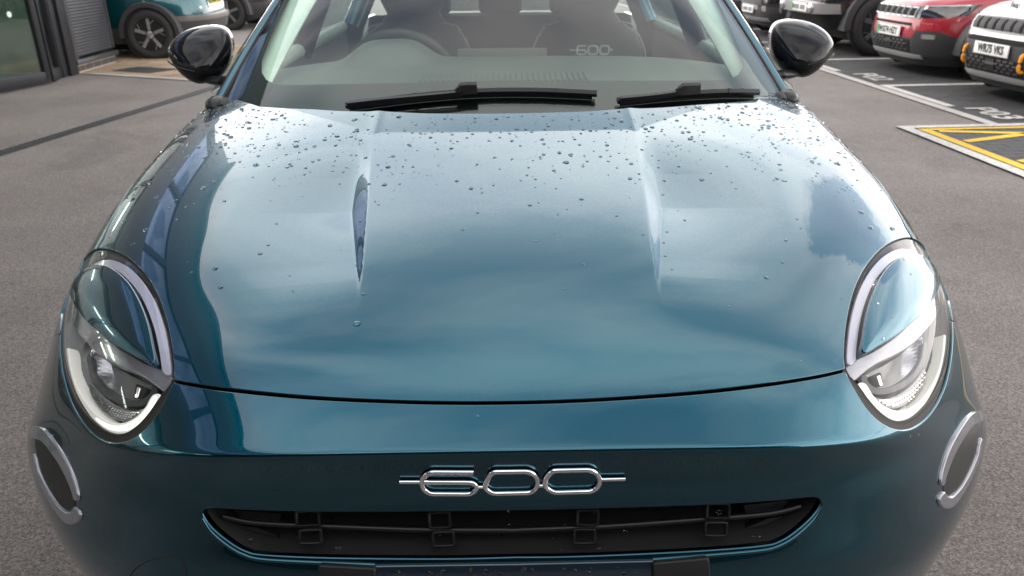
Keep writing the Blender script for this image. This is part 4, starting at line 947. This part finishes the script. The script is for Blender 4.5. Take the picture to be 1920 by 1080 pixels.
# a dark display plinth and a white stool seen through the glass
st = thing('stool', 'white stool with slim legs inside the glazed entrance', 'stool', (-6.3, 9.95, .02))
box('seat', (0, 0, .42), (.30, .30, .05), 'white_plastic', st, .02)
for a, b_ in ((-.11, -.11), (.11, -.11), (-.11, .11), (.11, .11)): box('leg', (a, b_, .2), (.035, .035, .4), 'white_plastic', st, .008)

# ------------------------------------------------------------------ parked cars
mat('red_paint', (.27, .004, .014), .3, coat=1, coat_rough=.02); mat('white_paint', (.62, .63, .64), .3, coat=1, coat_rough=.02); mat('black_paint', (.008, .008, .009), .2, coat=1)
mat('silver_paint', (.34, .34, .35), .3, metal=.6, coat=1); mat('grey_cladding', (.03, .03, .032), .6, bump=(200, .2, .001)); mat('dark_glass', (.008, .010, .011), .03, coat=1)
mat('plate_white', (.72, .72, .70), .4); mat('plate_yellow', (.72, .50, .03), .4); mat('plate_green', (.02, .30, .10), .5); mat('ink', (.012, .012, .012), .6); mat('orange', (.75, .30, .015), .4); mat('skid_silver', (.42, .42, .42), .35, metal=.4)
mat('lamp_clear', (.42, .43, .45), .08, metal=.7, coat=1); mat('lamp_dark', (.012, .012, .014), .06, coat=1); mat('lamp_red', (.35, .01, .01), .1, coat=1); mat('suv_teal', (.002, .060, .072), .3, metal=.6, coat=1)
class Vehicle:
    """front points along local +x; built from plan outlines stacked in height"""
    def __init__(s, name, label, loc, heading, paint, L=4.08, W=1.76, H=1.53, n=4.4, lift=0.0, wheel=.335, split=.50, belt=1.0, group='cars parked in the bays', lower='grey_cladding', hoodz=.93):
        s.root = thing(name, label, 'car', (loc[0], loc[1], 0), heading, group); s.L, s.W, s.n, s.lift = L, W, n, lift
        a = L/2; w_ = W/2
        s.lv = [(.20, a-.13, w_-.07), (.30, a-.06, w_-.03), (.42, a-.01, w_-.005), (.55, a, w_), (.66, a-.012, w_), (.78, a-.035, w_-.008), (.86, a-.075, w_-.02), (.93, a-.14, w_-.045), (.975, a-.25, w_-.075), (1.0, a-.42, w_-.12), (1.015, a-.8, w_-.2), (1.02, .4, w_-.4)]
        s.hoodz = hoodz
        def ring(z, aa, ww, k=72):
            o = []
            for t in np.linspace(0, 2*math.pi, k+1)[:-1]:
                c, q = math.cos(t), math.sin(t); x = aa*np.sign(c)*abs(c)**(2/n); y = ww*np.sign(q)*abs(q)**(2/n)
                o.append((x, y, z+lift-(max(0, z-.80))*.30*max(0, (x/a-.45)/.55)+(max(0, z-.85))*.25*max(0, (-x/a-.2)/.8)))
            return o
        lo_ = [l for l in s.lv if l[0] <= split]; i = len(lo_)
        A, B = s.lv[i-1], s.lv[i]; t = (split-A[0])/(B[0]-A[0]); M_l = (split, A[1]+(B[1]-A[1])*t, A[2]+(B[2]-A[2])*t)
        loft_obj('lower_cladding', [ring(*l) for l in lo_+[M_l]], lower, s.root, angle=50)
        loft_obj('body', [ring(*l) for l in [M_l]+s.lv[i:]], paint, s.root, angle=50)
        ub = box('underbody_light_block', (0, 0, .20+lift*.5), (L-1.1, W-.50, .20), 'void_black', s.root, .02)  # box added under the car to keep sky light off the ground
        # glasshouse
        gh = []
        for z, x0, x1, ww in ((1.0, -a+.35, a-1.02, w_-.10), (1.15, -a+.36, a-1.22, w_-.14), (H-.12, -a+.55, a-1.72, w_-.24), (H-.05, -a+.62, a-1.85, w_-.27)):
            gh.append([((x0+x1)/2+(x1-x0)/2*np.sign(math.cos(t))*abs(math.cos(t))**.4, ww*np.sign(math.sin(t))*abs(math.sin(t))**.4, z+lift) for t in np.linspace(0, 2*math.pi, 49)[:-1]])
        loft_obj('windows', gh, 'dark_glass', s.root, angle=40)
        rf = [[((x0+x1)/2+(x1-x0)/2*np.sign(math.cos(t))*abs(math.cos(t))**.4, ww*np.sign(math.sin(t))*abs(math.sin(t))**.4, z+lift) for t in np.linspace(0, 2*math.pi, 49)[:-1]] for z, x0, x1, ww in ((H-.07, -a+.58, a-1.80, w_-.25), (H-.03, -a+.60, a-1.85, w_-.26), (H, -a+.8, a-2.1, w_-.36))]
        loft_obj('roof', rf, paint, s.root, angle=40)
        s.wheel = wheel; s.wx = (a-.80, -a+.72)
    def fx(s, y, z, end=1):
        zs = [l[0] for l in s.lv]; a = np.interp(z, zs, [l[1] for l in s.lv]); w_ = np.interp(z, zs, [l[2] for l in s.lv])
        return end*a*max(1e-3, 1-min(.999, abs(y)/w_)**s.n)**(1/s.n)
    def slab(s, name, poly, m, proud=.006, end=1, thick=.03, parent=None, ny=9, lin=False):
        """panel on the nose (end=1) or tail (end=-1); poly: list of (y_low_edge .. ) as (y, z0, z1) columns"""
        c = (catmull(np.array(poly, float), 3, closed=False) if not lin else np.concatenate([np.linspace(p, q, 4)[:-1] for p, q in zip(poly, poly[1:])]+[[poly[-1]]])) if len(poly) > 2 else np.array([np.array(poly[0])+(np.array(poly[1])-np.array(poly[0]))*t for t in np.linspace(0, 1, ny)])
        rg = []
        for y, z0, z1 in c:
            rg.append([(s.fx(y, z, end)+end*p, y, z+s.lift) for p, z in ((proud, z0), (proud+.003, z0+(z1-z0)*.5), (proud, z1), (proud-thick, z1), (proud-thick, z0))])
        return loft_obj(name, rg, m, parent or s.root, angle=45)
    def plate(s, text, z, m='plate_white', end=1, y=0, strip_=True, w_=.52, h=.111):
        x = s.fx(y, z, end)+end*.022
        p = box('number_plate', (x, y, z+s.lift), (.012, w_, h), m, s.root, .002)
        if strip_: box('plate_band', (x+end*.0075, y+end*(w_/2-.024)*-1, z+s.lift), (.003, .044, h-.008), 'plate_green', p, 0)
        Mx = Matrix(((0, 0, end, x+end*.0085), (end, 0, 0, y), (0, 1, 0, z+s.lift), (0, 0, 0, 1)))
        if text: text_mesh(text, .105, 'ink', Mx, p, 'plate_text', .0035, .80)
        else:
            for k in range(7):
                if k == 4 and False: continue
                yy = -.19+k*.058+(.03 if k > 3 else 0); box('plate_character', (x+end*.0075, y+end*yy, z+s.lift), (.003, .036, .066), 'ink', p, 0)
    def wheels(s, rim='alloy', spokes=5, sides=(1, -1), style=0, arch=.075):
        for sg in sides:
            for wx in s.wx:
                wr = bpy.data.objects.new('wheel', None); COL.objects.link(wr); wr.parent = s.root
                wheel_parts(wr, (wx, sg*(s.W/2-.095), s.wheel), s.wheel, .21, spokes, 'tyre_black', rim, 'y', sg, style=style)
                A = np.linspace(-.12, math.pi+.12, 25); r0, r1 = s.wheel+.035, s.wheel+.035+arch
                zc = s.wheel; yo = s.W/2+.012; rg = []
                for a_ in A: rg.append([(wx+r_*math.cos(a_), sg*y_, zc+r_*math.sin(a_)) for r_, y_ in ((r0, yo-.20), (r0, yo), (r1-.01, yo), (r1, yo-.02), (r1, yo-.20))])
                loft_obj('wheel_arch', rg, 'grey_cladding', s.root, angle=45)
                rg = [[(wx+r_*math.cos(a_), sg*(s.W/2-.012), zc+r_*math.sin(a_)) for a_ in np.linspace(0, 2*math.pi, 33)[:-1]] for r_ in (.001, r0+.01)]
                loft_obj('wheel_well', rg, 'void_black', s.root, cap=False)
    def tail_lamps(s): 
        for sg in (1, -1): s.slab('tail_lamp', [(sg*.52, .90, .96), (sg*.64, .90, .96), (sg*.70, .90, .96)], 'lamp_red', .008, -1)

def slotted_suv(name, label, loc, paint, reg, hooks, heading):
    c = Vehicle(name, label, loc, heading, paint, lift=-.06)
    g = c.slab('grille', [(-.50, .715, .845), (0, .705, .85), (.50, .715, .845)], 'lamp_dark', .010)
    for k in range(7):
        y = (k-3)*.128; sl = c.slab('grille_slot', [(y-.052, .725, .835), (y+.052, .725, .835)], 'grey_cladding' if hooks else 'silver_paint', .022, parent=g, ny=3)
        c.slab('grille_slot_core', [(y-.040, .738, .822), (y+.040, .738, .822)], 'void_black' if not hooks else 'grey_cladding', .028, parent=g, ny=3)
    for sg in (1, -1):
        hl = c.slab('headlight', [(sg*.51, .725, .85), (sg*.66, .735, .865), (sg*.79, .76, .875)], 'lamp_dark', .014)
        c.slab('lamp_strip', [(sg*.53, .842, .852), (sg*.66, .852, .862), (sg*.77, .862, .872)], 'lamp_clear', .020, parent=hl)
        c.slab('bumper_corner', [(sg*.43, .30, .47), (sg*.50, .30, .585), (sg*.70, .30, .585), (sg*.80, .30, .505), (sg*.86, .30, .50)], 'grey_cladding', .008, lin=True)
        c.slab('fog_lamp', [(sg*.58, .50, .55), (sg*.68, .50, .55)], 'lamp_clear', .014)
    c.slab('upper_intake', [(-.40, .630, .660), (.40, .630, .660)], 'void_black', .008)
    if hooks: c.slab('bumper_band', [(-.80, .50, .655), (-.4, .50, .655), (0, .50, .655), (.4, .50, .655), (.80, .50, .655)], 'grey_cladding', .005); c.slab('upper_intake', [(-.46, .615, .652), (.46, .615, .652)], 'void_black', .012)
    lo = c.slab('lower_intake', [(-.42, .335, .475), (0, .335, .485), (.42, .335, .475)], 'void_black', .010)
    for r_ in range(4):
        for k in range(9):
            y = (k-4)*.088+(.044 if r_ % 2 else 0)
            if abs(y) < .06 or abs(y) > .38: continue
            c.slab('intake_mesh', [(y-.030, .35+r_*.033, .372+r_*.033), (y+.030, .35+r_*.033, .372+r_*.033)], 'grey_cladding', .018, parent=lo, ny=2)
    c.slab('radar_cover', [(-.065, .35, .47), (.065, .35, .47)], 'lamp_dark', .020, parent=lo, ny=3)
    c.slab('skid_plate', [(-.55, .27, .315), (-.3, .265, .325), (.3, .265, .325), (.55, .27, .315)], 'skid_silver', .014)
    c.plate(reg, .555 if not hooks else .555, strip_=not hooks)
    x = c.fx(0, .90)+.004
    text_mesh('Jeep', .085, 'chrome' if not hooks else 'ink', Matrix(((0, -.35, .94, x-.015), (1, 0, 0, 0), (0, .94, .35, .893), (0, 0, 0, 1))), c.root, 'bonnet_badge', .003)
    if hooks:
        for sg in (1, -1):
            yy = sg*.43; xx = c.fx(yy, .41)
            pts = np.array([(xx-.02, yy, .335), (xx+.03, yy, .335), (xx+.045, yy, .37), (xx+.045, yy, .45), (xx+.03, yy, .485), (xx-.02, yy, .485)])
            tube_obj('tow_hook', catmull(pts, 3, closed=False), .017, 'orange', c.root, n=8)
    c.wheels('alloy', 5)
    return c
HD = math.pi+math.atan2(E2[1], E2[0])
def bayc(a, b): q = bay(a, b); return q
slotted_suv('red_suv', 'glossy red compact suv with seven-slot grille parked in bay P02', bayc(1.08, .66+2.04), 'red_paint', 'WX74 HZY', False, HD)
slotted_suv('white_suv', 'white compact suv with orange tow hooks parked in bay P03', bayc(-.98, .60+2.04), 'white_paint', 'WR75 VKS', True, HD)
# tall black off-roader with silver bumper and big tyres
c = Vehicle('black_offroader', 'black off-road suv with big tyres and silver front bumper beside the red suv', bayc(3.35, .55+2.1), HD, 'black_paint', L=4.3, W=1.72, H=1.8, n=7, lift=.16, wheel=.41, split=.42, lower='void_black')
c.slab('bumper', [(-.78, .40, .53), (-.4, .39, .54), (.4, .39, .54), (.78, .40, .53)], 'silver_paint', .10, thick=.16)
c.slab('grille', [(-.42, .60, .84), (.42, .60, .84)], 'black_plastic', .012)
for k in range(7): c.slab('grille_slot', [((k-3)*.11-.028, .62, .82), ((k-3)*.11+.028, .62, .82)], 'silver_paint', .018, ny=3)
for sg in (1, -1):
    bm = bmesh.new(); bmesh.ops.create_uvsphere(bm, u_segments=20, v_segments=10, radius=.075); bmesh.ops.scale(bm, vec=(.5, 1, 1), verts=bm.verts[:]); bmesh.ops.translate(bm, verts=bm.verts[:], vec=(c.fx(sg*.50, .47)+.10, sg*.50, .47+.16)); bm_obj('fog_lamp', bm, 'lamp_clear', c.root)
    bm = bmesh.new(); bmesh.ops.create_uvsphere(bm, u_segments=20, v_segments=10, radius=.10); bmesh.ops.scale(bm, vec=(.4, 1, 1), verts=bm.verts[:]); bmesh.ops.translate(bm, verts=bm.verts[:], vec=(c.fx(sg*.56, .76)+.0, sg*.56, .76+.16)); bm_obj('headlight', bm, 'lamp_clear', c.root)
x = c.fx(0, .46)
c.plate('', .47); c.wheels('alloy', 6, style=1, arch=.10)
for o in c.root.children:
    if o.name.startswith('number_plate'): o.location = (.10, .18, 0)
# dark saloon with a pale lower lip in the next bay
c = Vehicle('dark_crossover', 'dark grey crossover with pale front lip parked beyond the black off-roader', bayc(5.55, .55+2.1), HD, 'black_paint', L=4.3, W=1.8, H=1.6)
c.slab('grille', [(-.5, .55, .78), (0, .53, .80), (.5, .55, .78)], 'black_plastic', .012); c.slab('front_lip', [(-.6, .27, .33), (0, .26, .33), (.6, .27, .33)], 'silver_paint', .02)
for sg in (1, -1): c.slab('headlight', [(sg*.52, .72, .82), (sg*.66, .74, .85), (sg*.80, .77, .87)], 'lamp_clear', .012)
c.slab('bumper_blade', [(-.75, .42, .52), (0, .46, .52), (.75, .42, .52)], 'silver_paint', .01); c.plate('', .45, strip_=False); c.wheels('alloy', 5)
c = Vehicle('grey_hatchback', 'grey hatchback parked at the far end of the bay row', bayc(7.75, .55+2.1), HD, 'silver_paint', L=4.1, W=1.78, H=1.5)
c.slab('grille', [(-.5, .50, .66), (0, .48, .68), (.5, .50, .66)], 'black_plastic', .012)
for sg in (1, -1): c.slab('headlight', [(sg*.52, .72, .82), (sg*.66, .74, .85), (sg*.80, .77, .87)], 'lamp_clear', .012)
c.plate('', .45, strip_=False); c.wheels('alloy', 5)
# teal suv by the showroom corner, tail towards the yard
c = Vehicle('teal_suv', 'bright teal suv with yellow plate parked tail-out by the showroom corner', (-5.02-1.33, 11.88+.89, 0), math.pi, 'suv_teal', L=4.16, W=1.78, H=1.55, split=.42, group='cars parked by the showroom', belt=1.0)
c.slab('rear_bumper', [(-.84, .36, .58), (-.6, .36, .58), (0, .36, .58), (.6, .36, .58), (.84, .36, .58)], 'grey_cladding', .03, -1, thick=.08)
c.slab('bumper_trim', [(-.80, .50, .57), (-.5, .50, .58), (.5, .50, .58), (.80, .50, .57)], 'grey_trim', .045, -1)
c.slab('plate_recess', [(-.32, .66, .86), (.32, .66, .86)], 'lamp_clear', .008, -1); c.plate('', .76, 'plate_yellow', -1); c.tail_lamps()
c.slab('tail_badge', [(.52, .66, .69), (.56, .66, .69)], 'white_plastic', .012, -1, ny=3)
mat('alloy_bright', (.75, .75, .76), .2, metal=.9); c.wheels('alloy_bright', 5, style=1, arch=.07)
c = Vehicle('black_hatchback', 'black hatchback parked behind the teal suv by the showroom', (-6.6, 17.2, 0), math.pi, 'black_paint', L=4.1, W=1.78, H=1.5, group='cars parked by the showroom')
c.slab('rear_bumper', [(-.8, .30, .45), (0, .29, .46), (.8, .30, .45)], 'grey_cladding', .02, -1); c.tail_lamps(); c.plate('', .70, 'plate_yellow', -1, strip_=False); c.wheels('alloy', 5)
# ------------------------------------------------------------------ rain beads
def beads():
    V, F = [], []
    def bead(P, N, r_, h, asp, ang):
        N = N/np.linalg.norm(N); t = np.cross(N, (0, 1, 0)); t /= np.linalg.norm(t); b = np.cross(N, t)
        ca, sa = math.cos(ang), math.sin(ang); t, b = t*ca+b*sa, b*ca-t*sa; k0 = len(V); n = 14; ph = random.uniform(0, 6.28); am = random.uniform(.01, .06)
        prof = ((1.0, -.10), (1.02, .12), (.95, .42), (.78, .70), (.50, .90), (.22, .985))
        for q, z in prof:
            for i in range(n):
                a = 2*math.pi*i/n; w_ = 1+am*math.cos(2*a+ph)+am*.5*math.cos(3*a-ph)
                V.append(P+(t*math.cos(a)*asp+b*math.sin(a))*r_*q*w_+N*z*h)
        V.append(P+N*h)
        for j in range(len(prof)-1):
            for i in range(n): F.append((k0+j*n+i, k0+j*n+(i+1) % n, k0+(j+1)*n+(i+1) % n, k0+(j+1)*n+i))
        top = k0+len(prof)*n; j = len(prof)-1
        for i in range(n): F.append((k0+j*n+i, k0+j*n+(i+1) % n, top))
        F.append(tuple(k0+i for i in range(n))[::-1])
    def put(u, v, r_, off=0.0):
        u = np.array(u); v = np.array(v); bead(S(u, v)+SN(u, v)*off, SN(u, v), r_, r_*random.uniform(.45, .62), random.uniform(.95, 1.2), random.uniform(-.3, .3))
    n = 60000; u = RNG.uniform(-6.3, 6.3, n); v = RNG.uniform(.3, 6.3, n)
    p = proj(S(u, v)); y = p[:, 1]; edge = (us(v)-np.abs(u) > .1) & (v-vr_(u) > .05) & (vg(u)-v > .2)
    lampd = -BODY.field(LAMP)(u, v) > 3
    dens = np.interp(y, [185, 255, 300, 345, 400, 470, 600, 750], [.068, .068, .048, .026, .0070, .0030, .0013, .0008])
    # less rain on the shaded flank, none in wiped bands
    clump = .7+.5*(np.sin(p[:, 0]*.021+1.3)*np.sin(p[:, 0]*.0083+p[:, 1]*.03) > -.15)
    keep = edge & lampd & (RNG.uniform(0, 1, n) < dens*clump)
    for a, b in zip(u[keep], v[keep]):
        r_ = min(.0054, .0009+abs(random.gauss(0, .0014))+(random.random() < .14)*random.uniform(.0010, .0028)); put(a, b, r_)
    # fine trails of tiny beads running across the bonnet
    for (x0, y0, x1, y1, c_) in ((460, 300, 690, 268, 26), (500, 345, 700, 305, 18), (420, 262, 660, 262, 26), (740, 330, 960, 305, 24), (900, 302, 1040, 294, 20), (700, 275, 860, 272, 20), (1215, 270, 1420, 262, 30), (1240, 285, 1480, 262, 28), (560, 240, 760, 246, 24), (1000, 246, 1190, 246, 20)):
        for k in range(c_):
            t = random.random(); x = x0+(x1-x0)*t; yy = y0+(y1-y0)*t+random.gauss(0, 1.2)+4*math.sin(t*5)
            try: a, b = (BODY.invert(x, yy) if x >= 952 else BODY.invert(2*951-x, yy))
            except Exception: continue
            put(a if x >= 952 else -a, b, random.uniform(.0005, .0011))
    for x, yy, r_ in ((1284, 413, .003), (1243, 365, .0025), (1093, 312, .003), (1070, 290, .0045), (1020, 270, .004), (860, 337, .004), (905, 352, .002), (1046, 402, .0022), (1010, 380, .0022), (1245, 455, .0025), (1247, 480, .0022), (1260, 505, .0018), (1005, 452, .0018), (664, 490, .0022), (876, 778, .0025), (700, 775, .0012)):
        a, b = (BODY.invert(x, yy) if x >= 952 else BODY.invert(2*951-x, yy)); put(a if x >= 952 else -a, b, r_)
    # beads on the nose, plate plinth and lamps
    for k in range(70):
        x, yy = random.uniform(690, 1225), random.gauss(1068, 7)
        if not 1057 < yy < 1079: continue
        a, b = (BODY.invert(x, yy) if x >= 957 else BODY.invert(2*957-x, yy)); put(a if x >= 957 else -a, b, random.choice((.0008, .001, .0014, .003)), .005)
    for x, yy in ((1640, 575), (1632, 540), (1650, 640), (1690, 490), (1700, 520), (1665, 600)):
        a, b = BODY.invert(x, yy); put(a, b, random.uniform(.0012, .0022), .0090)
    for x, yy in ((1722, 816), (1706, 818), (1601, 490), (1578, 560)):
        a, b = BODY.invert(x, yy); put(a, b, random.uniform(.0012, .0022))
    # beads on the sill of the grille
    q = rings_grille[-2]; low = [i for i in range(len(q)) if q[i][2] < cen[2]]
    for k in range(60):
        i = random.choice(low); f_ = random.random(); P = rings_grille[1][i]*(1-f_)+rings_grille[3][i]*f_
        bead(P+np.array([random.uniform(-.01, .01), 0, 0]), np.array([0, -.25, 1.0]), random.choice((.001, .0014, .002, .003)), .0011, 1.2, 0)
    o = mesh_obj('rain_beads', V, F, 'water'); tag(o, 'clear rain beads scattered over the bonnet and nose of the teal car', 'rain drops', kind='stuff')
beads()
